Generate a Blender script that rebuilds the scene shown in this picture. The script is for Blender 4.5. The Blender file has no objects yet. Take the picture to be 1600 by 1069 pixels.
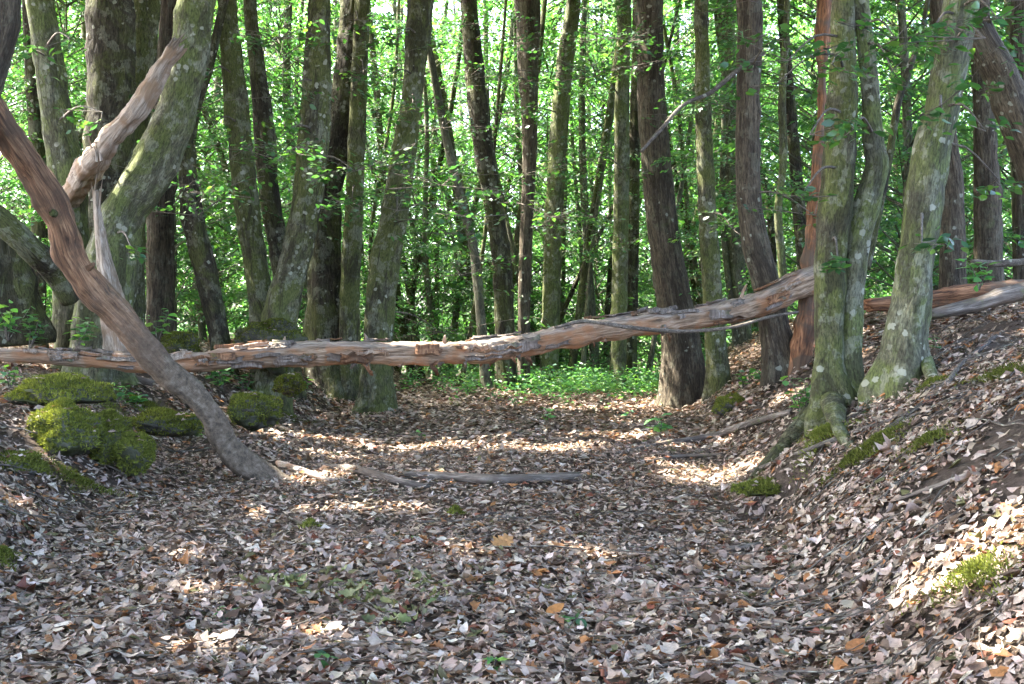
import bpy, math, random
import numpy as np
from mathutils import Vector

# ------------------------------------------------------------------ camera, sky, sun, exposure
SC = bpy.context.scene
COL = SC.collection
F, HY, CX, CAMZ = 1900.0, 520.0, 800.0, 1.25          # focal length in photo pixels, horizon row, centre column, eye height
cam_d = bpy.data.cameras.new('camera'); cam = bpy.data.objects.new('camera', cam_d); COL.objects.link(cam)
cam.location = (0, 0, CAMZ); cam.rotation_euler = (math.radians(90), 0, 0)
cam_d.sensor_width = 36.0; cam_d.lens = 36.0 * F / 1600.0
cam_d.shift_y = (HY - 534.5) / 1600.0
cam_d.clip_start = 0.1; cam_d.clip_end = 2000
SC.camera = cam

SUN = np.array([-0.66, 0.24, 1.0]); SUN = SUN / np.linalg.norm(SUN)     # direction towards the sun
elev = math.asin(SUN[2]); azim = math.atan2(SUN[0], SUN[1])
world = bpy.data.worlds.new('World'); SC.world = world; world.use_nodes = True
wn = world.node_tree; sky = wn.nodes.new('ShaderNodeTexSky'); sky.sky_type = 'NISHITA'; sky.sun_disc = False
sky.sun_elevation = elev; sky.sun_rotation = azim; sky.air_density = 0.6; sky.dust_density = 5.0; sky.ozone_density = 1.0
bg = wn.nodes['Background']; bg.inputs['Strength'].default_value = 0.15
wn.links.new(sky.outputs['Color'], bg.inputs['Color'])
sd = bpy.data.lights.new('sun', 'SUN'); sd.energy = 2.4; sd.angle = math.radians(0.5); sd.color = (1.0, 0.94, 0.84)
so = bpy.data.objects.new('sun', sd); COL.objects.link(so)
so.rotation_euler = Vector(SUN).to_track_quat('Z', 'Y').to_euler(); so.location = tuple(SUN * 60)

vs = SC.view_settings
vs.view_transform = 'Standard'; vs.look = 'None'; vs.gamma = 1.0; vs.use_curve_mapping = False
vs.exposure = 4.42
cy = SC.cycles
cy.max_bounces = 7; cy.diffuse_bounces = 5; cy.glossy_bounces = 2; cy.transmission_bounces = 5; cy.transparent_max_bounces = 4
cy.use_denoising = True; cy.sample_clamp_indirect = 6.0
cy.caustics_reflective = False; cy.caustics_refractive = False

R = np.random.default_rng(7)
random.seed(7)

# ------------------------------------------------------------------ noise
def _hash(ix, iy, iz, seed):
    h = (ix * 374761393 + iy * 668265263 + iz * 2147483647 + seed * 974634777) & 0xFFFFFFFF
    h = ((h ^ (h >> 13)) * 1274126177) & 0xFFFFFFFF
    h = h ^ (h >> 16)
    return (h & 0xFFFFFF) / float(0xFFFFFF)

def vnoise(p, scale=1.0, seed=0):                      # value noise, -1..1
    p = np.asarray(p, float) * scale
    i = np.floor(p).astype(np.int64); f = p - i; f = f * f * (3 - 2 * f)
    out = 0
    for a in (0, 1):
        wx = f[..., 0] if a else 1 - f[..., 0]
        for b in (0, 1):
            wy = f[..., 1] if b else 1 - f[..., 1]
            for c in (0, 1):
                wz = f[..., 2] if c else 1 - f[..., 2]
                out = out + wx * wy * wz * _hash(i[..., 0] + a, i[..., 1] + b, i[..., 2] + c, seed)
    return out * 2 - 1

def fbm(p, scale=1.0, octv=3, seed=0):
    s, a = 0, 1.0
    for k in range(octv):
        s = s + a * vnoise(p, scale * 2 ** k, seed + k * 17); a *= 0.5
    return s

# ------------------------------------------------------------------ ground height
FL_Y = [-30, 0, 4, 6, 9.5, 12, 14, 16, 18, 21, 25, 32]
FL_X = [-1.6, -1.5, -1.75, -2.25, -2.85, -2.75, -2.45, -2.2, -2.0, -1.6, -1.8, -4.0]
BUMPS = [(1.74, 8.0, -.30, .15), (2.02, 8.35, .14, .2), (1.88, 8.55, .08, .15), (1.60, 8.0, -.08, .1), (3.3, 7.6, -.08, .25), (-3.25, 9.05, .16, .28), (-3.6, 9.6, .16, .45), (-4.2, 10.2, .10, .5), (-2.7, 11.3, .15, .35)]
def softcap(s, cap, k=0.25):
    s = np.maximum(s, 0)
    s = np.where(s < 0.3, s * s / 0.6 + 0 * s, s - 0.15)     # rounded toe
    return cap * (1 - np.exp(-(s / cap) ** 1.5)) ** (1 / 1.5)

def G0(x, y):
    x = np.asarray(x, float); y = np.asarray(y, float)
    zp = 0.018 * np.clip(y - 5, 0, 17) - 0.035 * np.clip(y - 23, 0, 40)
    fr = 0.6 + 0.1 * np.clip(y, -10, 30)
    fade = 1 - np.clip((y - 24) / 30, 0, 1)
    hr = softcap(0.74 * (x - fr), 1.45) * fade
    fl = np.interp(y, FL_Y, FL_X)
    hl = softcap(0.75 * (fl - x), 0.80) * fade
    for bx_, by_, a_, sg_ in BUMPS: hr = hr + a_ * np.exp(-((x - bx_) ** 2 + (y - by_) ** 2) / (2 * sg_ * sg_))
    return zp + hr + hl

def G(x, y):
    x = np.asarray(x, float); y = np.asarray(y, float)
    p = np.stack([x, y, 0 * x], -1)
    return G0(x, y) + 0.05 * vnoise(p, 0.9, 3) + 0.025 * vnoise(p, 2.6, 4) + 0.012 * vnoise(p, 7, 5)

def Gn(x, y, e=0.06):
    dx = (G(x + e, y) - G(x - e, y)) / (2 * e); dy = (G(x, y + e) - G(x, y - e)) / (2 * e)
    n = np.stack([-dx, -dy, np.ones_like(dx)], -1)
    return n / np.linalg.norm(n, axis=-1, keepdims=True)

def P(px, py, d):                                       # a point of the place seen at (px, py), d metres ahead
    return np.array([(px - CX) / F * d, d, CAMZ + (HY - py) / F * d])

def hit(px, py):                                        # where the sight line meets the ground
    d = np.arange(3, 45, 0.02)
    x = (px - CX) / F * d; z = CAMZ + (HY - py) / F * d
    g = G(x, d); k = np.nonzero(z < g)[0]
    i = k[0] if len(k) else len(d) - 1
    return np.array([x[i], d[i], g[i]])

# ------------------------------------------------------------------ materials
def nodes(name):
    m = bpy.data.materials.new(name); m.use_nodes = True
    nt = m.node_tree
    return m, nt, nt.nodes['Principled BSDF'], nt.nodes['Material Output']

def N(nt, typ, **kw):
    n = nt.nodes.new(typ)
    for k, v in kw.items():
        if k in n.inputs.keys(): n.inputs[k].default_value = v
        else: setattr(n, k, v)
    return n

def ramp(nt, src, stops):
    r = nt.nodes.new('ShaderNodeValToRGB')
    e = r.color_ramp.elements
    while len(e) < len(stops): e.new(0.5)
    for i, (p, c) in enumerate(stops):
        e[i].position = p; e[i].color = (c[0], c[1], c[2], 1) if not isinstance(c, (int, float)) else (c, c, c, 1)
    nt.links.new(src, r.inputs['Fac'])
    return r.outputs['Color']

def mixc(nt, fac, a, b, mode='MIX'):
    m = nt.nodes.new('ShaderNodeMix'); m.data_type = 'RGBA'; m.blend_type = mode
    for sock, v in ((m.inputs['Factor'], fac), (m.inputs[6], a), (m.inputs[7], b)):
        if hasattr(v, 'is_output'): nt.links.new(v, sock)
        elif isinstance(v, (tuple, list)): sock.default_value = (*v, 1)
        else: sock.default_value = v
    return m.outputs[2]

def coords(nt, scale=(1, 1, 1), src='Object'):
    if src == 'grain': tc = nt.nodes.new('ShaderNodeAttribute'); tc.attribute_name = 'grain'; so_ = tc.outputs['Vector']
    else: so_ = nt.nodes.new('ShaderNodeTexCoord').outputs['Object']
    oi = nt.nodes.new('ShaderNodeObjectInfo')
    ml = nt.nodes.new('ShaderNodeMath'); ml.operation = 'MULTIPLY'; ml.inputs[1].default_value = 37.0
    nt.links.new(oi.outputs['Random'], ml.inputs[0])
    ad = nt.nodes.new('ShaderNodeVectorMath'); ad.operation = 'ADD'
    nt.links.new(so_, ad.inputs[0]); nt.links.new(ml.outputs[0], ad.inputs[1])
    mp = nt.nodes.new('ShaderNodeMapping'); mp.inputs['Scale'].default_value = scale
    nt.links.new(ad.outputs[0], mp.inputs['Vector'])
    return mp.outputs['Vector']

def noise(nt, vec, scale, detail=4, rough=0.6, dist=0.0):
    n = N(nt, 'ShaderNodeTexNoise', Scale=scale, Detail=detail, Roughness=rough, Distortion=dist)
    nt.links.new(vec, n.inputs['Vector']); return n.outputs['Fac']

def bark(name, c_dark, c_mid, c_light, green=(0.10, 0.13, 0.045), moss=0.5, lichen=0.5, stretch=0.25, bump=0.5, fiss=30.0, rough=0.9):
    m, nt, b, out = nodes(name)
    L = nt.links
    v = coords(nt, src='grain'); vst = coords(nt, (1, 1, stretch), 'grain')
    big = noise(nt, v, 2.2, 5, 0.65, 0.6); fine = noise(nt, vst, fiss, 5, 0.7, 0.4); mid = noise(nt, vst, fiss * 0.28, 4, 0.65, 0.5)
    fin2 = noise(nt, vst, fiss * 3.2, 3, 0.7)
    base = ramp(nt, fine, [(0.34, c_dark), (0.5, c_mid), (0.68, c_light)])
    base = mixc(nt, ramp(nt, mid, [(0.32, 0.55), (0.6, 0.0)]), base, c_dark)
    base = mixc(nt, ramp(nt, big, [(0.66 - 0.3 * moss, 0.0), (0.80 - 0.3 * moss, 0.7)]), base, green)
    blot = noise(nt, v, 5.5, 4, 0.7)
    base = mixc(nt, ramp(nt, blot, [(0.53, 0.0), (0.57, 0.55 * lichen + 0.1)]), base, (0.19, 0.192, 0.135))
    dk = noise(nt, vst, 4.0, 4, 0.7, 0.8); base = mixc(nt, ramp(nt, dk, [(0.52, 0.0), (0.58, 0.7)]), base, c_dark)
    base = mixc(nt, 1.0, base, ramp(nt, fin2, [(0.36, 0.5), (0.5, 1.0), (0.66, 1.35)]), 'MULTIPLY')
    vo = N(nt, 'ShaderNodeTexVoronoi', Scale=13.0, Randomness=1.0); wob = nt.nodes.new('ShaderNodeVectorMath'); wob.operation = 'ADD'
    wn_ = N(nt, 'ShaderNodeTexNoise', Scale=22.0, Detail=3.0); L.new(v, wn_.inputs['Vector'])
    ws = nt.nodes.new('ShaderNodeVectorMath'); ws.operation = 'SCALE'; ws.inputs['Scale'].default_value = 0.05
    L.new(wn_.outputs['Color'], ws.inputs[0]); L.new(v, wob.inputs[0]); L.new(ws.outputs[0], wob.inputs[1]); L.new(wob.outputs[0], vo.inputs['Vector'])
    szv = nt.nodes.new('ShaderNodeMath'); szv.operation = 'MULTIPLY_ADD'; szv.inputs[1].default_value = -0.45; L.new(blot, szv.inputs[0]); L.new(vo.outputs['Distance'], szv.inputs[2])
    spot = ramp(nt, szv.outputs[0], [(0.0 + 0.10 * lichen, 1.0), (0.05 + 0.12 * lichen, 0.0)])
    pick = ramp(nt, vo.outputs['Color'], [(0.55, 0.0), (0.6, 1.0)])
    sp = mixc(nt, 1.0, spot, pick, 'MULTIPLY')
    sp = mixc(nt, 1.0, sp, ramp(nt, noise(nt, v, 1.3, 2), [(0.52, 0.0), (0.57, 0.8 if lichen > 0.1 else 0.15)]), 'MULTIPLY')
    base = mixc(nt, sp, base, (0.31, 0.315, 0.24))
    L.new(base, b.inputs['Base Color']); b.inputs['Roughness'].default_value = rough
    b.inputs['Specular IOR Level'].default_value = 0.25
    ad = nt.nodes.new('ShaderNodeMath'); ad.operation = 'ADD'; L.new(fine, ad.inputs[0]); L.new(mid, ad.inputs[1])
    bp = N(nt, 'ShaderNodeBump', Strength=min(1.0, bump * 1.5), Distance=0.045); L.new(ad.outputs[0], bp.inputs['Height']); L.new(bp.outputs['Normal'], b.inputs['Normal'])
    return m

def leafmat(name, trans=0.45, rough=0.45, spec=0.5, tint=(1.45, 1.85, 0.75), veins=False):
    m, nt, b, out = nodes(name); L = nt.links
    at = nt.nodes.new('ShaderNodeAttribute'); at.attribute_name = 'Col'
    c = at.outputs['Color']
    if veins:
        tv = coords(nt); c = mixc(nt, 1.0, c, ramp(nt, noise(nt, tv, veins, 3, 0.65), [(0.3, 0.62), (0.55, 1.0), (0.75, 1.15)]), 'MULTIPLY')
        bp = N(nt, 'ShaderNodeBump', Strength=0.5, Distance=0.006); L.new(noise(nt, tv, veins * 1.3, 3, 0.6), bp.inputs['Height']); L.new(bp.outputs['Normal'], b.inputs['Normal'])
    L.new(c, b.inputs['Base Color']); b.inputs['Roughness'].default_value = rough; b.inputs['Specular IOR Level'].default_value = spec
    tr = nt.nodes.new('ShaderNodeBsdfTranslucent')
    L.new(mixc(nt, 1.0, c, tint, 'MULTIPLY'), tr.inputs['Color'])
    mx = nt.nodes.new('ShaderNodeMixShader'); mx.inputs[0].default_value = trans
    L.new(b.outputs[0], mx.inputs[1]); L.new(tr.outputs[0], mx.inputs[2]); L.new(mx.outputs[0], out.inputs['Surface'])
    return m

M = {}
M['horn'] = bark('hornbeam_bark', (0.03, 0.026, 0.016), (0.085, 0.08, 0.046), (0.16, 0.152, 0.092), green=(0.088, 0.105, 0.024), moss=0.95, lichen=0.8, stretch=0.3, bump=0.5, fiss=26)
M['horn_pale'] = bark('pale_hornbeam_bark', (0.042, 0.039, 0.024), (0.11, 0.108, 0.064), (0.19, 0.19, 0.12), green=(0.10, 0.125, 0.03), moss=0.95, lichen=0.95, stretch=0.3, bump=0.45, fiss=24)
M['horn_dark'] = bark('dark_hornbeam_bark', (0.018, 0.014, 0.009), (0.052, 0.044, 0.027), (0.105, 0.092, 0.06), green=(0.075, 0.085, 0.022), moss=0.75, lichen=0.6, stretch=0.25, bump=0.6, fiss=28)
M['oak'] = bark('oak_bark', (0.03, 0.023, 0.015), (0.095, 0.075, 0.049), (0.165, 0.135, 0.092), moss=0.15, lichen=0.25, stretch=0.14, bump=0.9, fiss=34)
M['far'] = bark('far_bark', (0.055, 0.052, 0.035), (0.11, 0.105, 0.07), (0.18, 0.18, 0.13), moss=0.6, lichen=0.3, stretch=0.3, bump=0.3, fiss=18)
M['twig'] = bark('twig_bark', (0.06, 0.05, 0.04), (0.15, 0.125, 0.10), (0.26, 0.23, 0.19), moss=0.0, lichen=0.2, stretch=0.5, bump=0.3, fiss=40)

def wood(name, cols, stretch_axis=0, moss=0.0, bump=0.6, foot=None, weather=None):
    m, nt, b, out = nodes(name); L = nt.links
    v = coords(nt, (1, 1, 0.10), 'grain'); vv = coords(nt, src='grain')
    f = noise(nt, v, 42, 6, 0.7, 0.8); g = noise(nt, v, 9, 4, 0.6, 0.6); bl = noise(nt, vv, 3.2, 4, 0.6, 0.5)
    base = ramp(nt, f, [(0.35, cols[0]), (0.5, cols[1]), (0.66, cols[2])])
    base = mixc(nt, ramp(nt, bl, [(0.47, 0.0), (0.6, 0.85)]), base, cols[3])
    base = mixc(nt, ramp(nt, g, [(0.3, 0.7), (0.5, 0.0)]), base, cols[0])
    if moss: base = mixc(nt, ramp(nt, noise(nt, vv, 4.5, 4, 0.65), [(0.6 - 0.2 * moss, 0.0), (0.75 - 0.2 * moss, 0.8)]), base, (0.10, 0.12, 0.035))
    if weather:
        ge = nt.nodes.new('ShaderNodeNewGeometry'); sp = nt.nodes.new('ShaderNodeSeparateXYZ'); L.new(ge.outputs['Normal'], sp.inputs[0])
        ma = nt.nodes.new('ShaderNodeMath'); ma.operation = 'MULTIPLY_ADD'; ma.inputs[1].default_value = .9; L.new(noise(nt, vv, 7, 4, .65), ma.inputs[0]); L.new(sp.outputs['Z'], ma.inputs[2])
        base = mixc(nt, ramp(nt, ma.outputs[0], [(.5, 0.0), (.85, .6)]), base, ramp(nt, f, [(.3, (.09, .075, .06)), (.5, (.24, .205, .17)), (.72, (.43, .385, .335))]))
    if foot:
        at = nt.nodes.new('ShaderNodeAttribute'); at.attribute_name = 'grain'; sp = nt.nodes.new('ShaderNodeSeparateXYZ'); L.new(at.outputs['Vector'], sp.inputs[0])
        ma = nt.nodes.new('ShaderNodeMath'); ma.operation = 'MULTIPLY_ADD'; ma.inputs[1].default_value = 1.4; L.new(bl, ma.inputs[0]); L.new(sp.outputs['Z'], ma.inputs[2])
        mr = nt.nodes.new('ShaderNodeMapRange'); mr.inputs[1].default_value = foot; mr.inputs[2].default_value = foot + 1.0; mr.inputs[3].default_value = 1; mr.inputs[4].default_value = 0; L.new(ma.outputs[0], mr.inputs[0])
        gb = ramp(nt, noise(nt, vv, 24, 5, 0.7), [(0.32, (0.04, 0.032, 0.022)), (0.5, (0.105, 0.08, 0.055)), (0.7, (0.19, 0.155, 0.115))])
        base = mixc(nt, mr.outputs[0], base, gb)
    L.new(base, b.inputs['Base Color']); b.inputs['Roughness'].default_value = 0.85; b.inputs['Specular IOR Level'].default_value = 0.25
    bp = N(nt, 'ShaderNodeBump', Strength=bump, Distance=0.02); L.new(f, bp.inputs['Height']); L.new(bp.outputs['Normal'], b.inputs['Normal'])
    return m
M['log'] = wood('dead_log_wood', ((0.085, 0.058, 0.037), (0.30, 0.205, 0.13), (0.48, 0.37, 0.265), (0.33, 0.16, 0.075)), 0, bump=1.0, weather=True)
M['logbark'] = wood('flaking_bark', ((0.06, 0.048, 0.04), (0.19, 0.155, 0.125), (0.36, 0.31, 0.27), (0.13, 0.10, 0.075)), 0, moss=0.15)
M['redwood'] = wood('bare_red_wood', ((0.05, 0.026, 0.016), (0.20, 0.098, 0.048), (0.36, 0.20, 0.105), (0.085, 0.055, 0.034)), 2, moss=0.05, bump=0.5)
M['leanwood'] = wood('leaning_branch_wood', ((0.04, 0.024, 0.015), (0.19, 0.10, 0.052), (0.37, 0.225, 0.125), (0.085, 0.056, 0.036)), 2, bump=0.6, foot=1.9)
M['redsnag'] = wood('rotten_red_wood', ((0.04, 0.02, 0.012), (0.19, 0.088, 0.042), (0.40, 0.20, 0.10), (0.10, 0.075, 0.052)), 2)
M['snag'] = wood('weathered_wood', ((0.11, 0.085, 0.06), (0.31, 0.25, 0.19), (0.48, 0.42, 0.35), (0.22, 0.14, 0.08)), 2, bump=0.9)
M['stick'] = wood('fallen_stick_wood', ((0.06, 0.048, 0.038), (0.15, 0.125, 0.10), (0.30, 0.26, 0.22), (0.11, 0.085, 0.065)), 0, moss=0.1)
M['palestick'] = wood('pale_splinter_wood', ((0.25, 0.17, 0.12), (0.5, 0.41, 0.33), (0.66, 0.58, 0.5), (0.42, 0.25, 0.15)), 0)
M['green'] = leafmat('green_leaf', 0.48, 0.36, 0.65)
M['plant'] = leafmat('herb_leaf', 0.4, 0.45, 0.4)
M['dry'] = leafmat('dry_leaf', 0.15, 0.6, 0.35, (1.1, 0.9, 0.6), veins=55.0)
M['moss'] = leafmat('moss_frond', 0.25, 0.9, 0.1, (1.1, 1.1, 0.5))

def soilmat():
    m, nt, b, out = nodes('forest_soil'); L = nt.links
    v = coords(nt)
    f = noise(nt, v, 28, 6, 0.75); g = noise(nt, v, 2.4, 4, 0.6, 0.4)
    base = ramp(nt, f, [(0.3, (0.05, 0.036, 0.026)), (0.52, (0.115, 0.085, 0.064)), (0.75, (0.19, 0.15, 0.12))])
    base = mixc(nt, ramp(nt, g, [(0.55, 0.0), (0.7, 0.35)]), base, (0.055, 0.06, 0.022))
    L.new(base, b.inputs['Base Color']); b.inputs['Roughness'].default_value = 0.95; b.inputs['Specular IOR Level'].default_value = 0.15
    bp = N(nt, 'ShaderNodeBump', Strength=1.0, Distance=0.06); L.new(f, bp.inputs['Height']); L.new(bp.outputs['Normal'], b.inputs['Normal'])
    return m
M['soil'] = soilmat()
def rockmat():
    m, nt, b, out = nodes('mossy_stone'); L = nt.links
    v = coords(nt); f = noise(nt, v, 14, 6, 0.7); g = noise(nt, v, 2.5, 4, 0.6)
    base = ramp(nt, f, [(0.3, (0.03, 0.028, 0.022)), (0.55, (0.085, 0.08, 0.066)), (0.8, (0.16, 0.15, 0.125))])
    base = mixc(nt, ramp(nt, g, [(0.42, 0.0), (0.6, 0.8)]), base, (0.05, 0.065, 0.018))
    L.new(base, b.inputs['Base Color']); b.inputs['Roughness'].default_value = 0.95; b.inputs['Specular IOR Level'].default_value = 0.15
    bp = N(nt, 'ShaderNodeBump', Strength=0.8, Distance=0.03); L.new(f, bp.inputs['Height']); L.new(bp.outputs['Normal'], b.inputs['Normal'])
    return m
M['rock'] = rockmat()

# ------------------------------------------------------------------ mesh helpers
GRAINED = ('horn', 'horn_pale', 'horn_dark', 'oak', 'far', 'twig', 'log', 'logbark', 'redwood', 'leanwood', 'redsnag', 'snag', 'stick', 'palestick')
def mesh(name, verts, faces, mat, cols=None, smooth=True, grain=None):
    verts = np.asarray(verts, np.float32).reshape(-1, 3)
    me = bpy.data.meshes.new(name)
    me.vertices.add(len(verts)); me.vertices.foreach_set('co', verts.ravel())
    groups = faces if isinstance(faces, list) else [faces]
    groups = [np.asarray(g, np.int32) for g in groups if len(g)]
    idx = np.concatenate([g.ravel() for g in groups]); tot = np.concatenate([np.full(len(g), g.shape[1]) for g in groups])
    st = np.concatenate([[0], np.cumsum(tot)[:-1]]).astype(np.int32)
    me.loops.add(len(idx)); me.loops.foreach_set('vertex_index', idx)
    me.polygons.add(len(tot)); me.polygons.foreach_set('loop_start', st)
    me.polygons.foreach_set('use_smooth', np.full(len(tot), smooth))
    me.update(calc_edges=True)
    if cols is not None:
        c = np.ones((len(verts), 4), np.float32); c[:, :3] = cols
        a = me.color_attributes.new('Col', 'FLOAT_COLOR', 'POINT'); a.data.foreach_set('color', c.ravel())
    if mat in GRAINED:                                  # texture coordinates that run along the limb
        g = np.asarray(verts if grain is None else grain, np.float32)
        a = me.attributes.new('grain', 'FLOAT_VECTOR', 'POINT'); a.data.foreach_set('vector', g.ravel())
    me.materials.append(M[mat])
    return me

def obj(name, me, parent=None, loc=None):
    o = bpy.data.objects.new(name, me); COL.objects.link(o)
    if parent is not None: o.parent = parent
    if loc is not None: o.location = tuple(float(v) for v in loc)
    return o

def tag(o, label=None, cat=None, group=None, kind=None):
    for k, v in (('label', label), ('category', cat), ('group', group), ('kind', kind)):
        if v: o[k] = v
    return o

def thing(name, label, cat, loc, group=None):
    return tag(obj(name, None, None, loc), label, cat, group)

class Acc:                                              # collects shapes into one mesh
    def __init__(s): s.v, s.f, s.c, s.n, s.g = [], {}, [], 0, []
    def add(s, v, faces, col=None):
        v = np.asarray(v).reshape(-1, 3)
        for fc in (faces if isinstance(faces, list) else [faces]):
            fc = np.asarray(fc)
            if len(fc): s.f.setdefault(fc.shape[1], []).append(fc + s.n)
        s.v.append(v); s.n += len(v)
        if len(LAST) == len(v): s.g.append(LAST.copy())
        if col is not None: s.c.append(np.broadcast_to(np.asarray(col, float), (len(v), 3)))
        return s
    def mesh(s, name, mat, origin=(0, 0, 0), smooth=True):
        return mesh(name, np.concatenate(s.v) - np.asarray(origin), [np.concatenate(g) for g in s.f.values()], mat, np.concatenate(s.c) if s.c else None, smooth, np.concatenate(s.g) if sum(map(len, s.g)) == s.n else None)

def spline(pts, step):                                  # Catmull-Rom through rows of (x, y, z, r)
    p = np.asarray(pts, float)
    if len(p) == 2: p = np.array([p[0], p[0] * 0.67 + p[1] * 0.33, p[0] * 0.33 + p[1] * 0.67, p[1]])
    q = np.vstack([2 * p[0] - p[1], p, 2 * p[-1] - p[-2]])
    out = []
    for i in range(1, len(q) - 2):
        a, b, c, d = q[i - 1:i + 3]
        n = max(1, int(np.linalg.norm((c - b)[:3]) / step))
        t = (np.arange(n) / n)[:, None]
        out.append(0.5 * ((2 * b) + (-a + c) * t + (2 * a - 5 * b + 4 * c - d) * t ** 2 + (-a + 3 * b - 3 * c + d) * t ** 3))
    out.append(p[-1:]); out = np.concatenate(out)
    out[:, 3] = np.maximum(out[:, 3], 0.001)
    return out

LAST = np.zeros((0, 3))
def tube(path, seg, shape=None, cap=True):              # path rows (x, y, z, r); shape(theta, pos, s) -> radius factor
    p = np.asarray(path, float); n = len(p); c = p[:, :3]
    t = np.gradient(c, axis=0); t /= np.linalg.norm(t, axis=1, keepdims=True) + 1e-9
    u = np.zeros((n, 3)); ref = np.array([0, 1.0, 0]) if abs(t[0, 1]) < 0.9 else np.array([1.0, 0, 0])
    k = ref - t[0] * (ref @ t[0]); u[0] = k / np.linalg.norm(k)
    for i in range(1, n):
        k = u[i - 1] - t[i] * (u[i - 1] @ t[i]); u[i] = k / (np.linalg.norm(k) + 1e-9)
    w = np.cross(t, u)
    th = np.linspace(0, 2 * np.pi, seg, endpoint=False)
    dirs = u[:, None] * np.cos(th)[None, :, None] + w[:, None] * np.sin(th)[None, :, None]
    r = np.repeat(p[:, 3][:, None], seg, 1)
    pos = c[:, None] + dirs * r[..., None]
    if shape is not None:
        r = r * shape(np.broadcast_to(th, r.shape), pos, np.broadcast_to(np.linspace(0, 1, n)[:, None], r.shape))
        pos = c[:, None] + dirs * r[..., None]
    global LAST
    al = np.concatenate([[0], np.cumsum(np.linalg.norm(np.diff(c, axis=0), axis=1))])
    rm = np.maximum(p[:, 3], 0.02)[:, None]
    gr = np.stack([np.cos(th)[None] * rm, np.sin(th)[None] * rm, np.repeat(al[:, None], seg, 1)], -1).reshape(-1, 3)
    LAST = np.vstack([gr, [0, 0, al[0]], [0, 0, al[-1]]]) if cap else gr
    v = pos.reshape(-1, 3)
    i = np.arange(n - 1)[:, None] * seg; j = np.arange(seg)[None]
    a = (i + j).ravel(); b = (i + (j + 1) % seg).ravel()
    q = np.stack([a, b, b + seg, a + seg], 1)
    faces = [q]
    if cap:
        v = np.vstack([v, c[0], c[-1]]); m = n * seg; jj = np.arange(seg)
        faces.append(np.concatenate([np.stack([(jj + 1) % seg, jj, np.full(seg, m)], 1), np.stack([(n - 1) * seg + jj, (n - 1) * seg + (jj + 1) % seg, np.full(seg, m + 1)], 1)]))
    return v, faces

# ------------------------------------------------------------------ gaps cut through the leaves to place the sun patches: (where the sun reaches, width of the gap)
GAPS = []
def gap(p, r): GAPS.append((np.asarray(p, float), r))
for px, py, r in ((430, 680, .16), (470, 705, .2), (530, 690, .14), (560, 712, .2), (620, 722, .12), (655, 690, .1), (720, 700, .16), (770, 708, .22), (820, 700, .22), (870, 705, .2), (905, 700, .14),
                  (925, 645, .22), (965, 648, .2), (1010, 640, .22), (1050, 632, .2), (1085, 628, .18), (1020, 655, .1), (985, 665, .08),
                  (1100, 752, .12), (1130, 744, .15), (1165, 735, .12), (1080, 748, .1), (1060, 728, .1), (960, 690, .08),
                  (1600, 815, .09), (1560, 850, .13), (1520, 880, .14), (1480, 910, .12), (1445, 925, .07), (1575, 885, .05), (1535, 905, .06),
                  (355, 1020, .035), (740, 868, .04), (520, 1005, .035), (1580, 1015, .05), (12, 780, .06), (300, 870, .05), (330, 930, .05), (640, 800, .05), (560, 795, .06), (490, 800, .05),
                  (1230, 620, .12), (1040, 600, .3), (900, 615, .4), (820, 618, .3), (970, 610, .4), (90, 715, .05), (880, 855, .04), (930, 870, .05)):
    gap(hit(px, py), r * (1.5 if py < 760 else 1.0))
for px, py, d, r in ((455, 535, 11.4, .12), (510, 535, 11.5, .08), (760, 535, 11.7, .06), (920, 505, 11.9, .1), (1000, 490, 12, .06), (1240, 425, 12.3, .15), (210, 30, 13, .2), (212, 90, 13, .15),
                     (280, 75, 10.5, .08), (200, 190, 10.5, .1), (160, 230, 10.5, .08), (30, 210, 8.6, .12), (15, 190, 8.6, .1), (60, 280, 8.8, .06),
                     (650, 290, 13, .3), (700, 300, 13, .3), (740, 340, 13, .25), (600, 120, 13, .2), (680, 330, 13, .2), (760, 320, 13.2, .25), (480, 180, 12.5, .15), (510, 270, 12.5, .2), (480, 750, 9.5, .1), (940, 40, 16, .4), (1260, 30, 10, .15)):
    gap(P(px, py, d), r)

def sunlit(pos, half=0.03):                                        # True where a leaf would stand in one of the gaps
    out = np.zeros(len(pos), bool)
    for g, r in GAPS:
        q = pos - g; t = q @ SUN
        dd = np.einsum('ij,ij->i', q, q) - t * t
        out |= (dd < (r + half) ** 2) & (t > 0.35)
    return out

# ------------------------------------------------------------------ leaves
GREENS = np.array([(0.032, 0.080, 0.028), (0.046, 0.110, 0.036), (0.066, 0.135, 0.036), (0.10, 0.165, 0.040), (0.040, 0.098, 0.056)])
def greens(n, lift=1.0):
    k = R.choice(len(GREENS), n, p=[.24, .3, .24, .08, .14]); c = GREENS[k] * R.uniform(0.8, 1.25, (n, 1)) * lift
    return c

def unit(a): return a / (np.linalg.norm(a, axis=-1, keepdims=True) + 1e-9)

def quadleaves(pos, dirn, nrm, ln, wd, cols):           # folded four-cornered leaves
    n = len(pos); dirn = unit(dirn); side = unit(np.cross(dirn, nrm)); up = np.cross(side, dirn)
    ln = ln[:, None]; wd = wd[:, None]
    a = pos; t = pos + dirn * ln - up * ln * 0.12
    l = pos + dirn * ln * 0.45 + side * wd * 0.5 + up * wd * 0.16; r = pos + dirn * ln * 0.45 - side * wd * 0.5 + up * wd * 0.16
    v = np.stack([a, r, t, l], 1).reshape(-1, 3)
    k = np.arange(n)[:, None] * 4
    f = np.concatenate([k + np.array([[0, 1, 2]]), k + np.array([[0, 2, 3]])])
    return v, f, np.repeat(cols, 4, 0)

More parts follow.
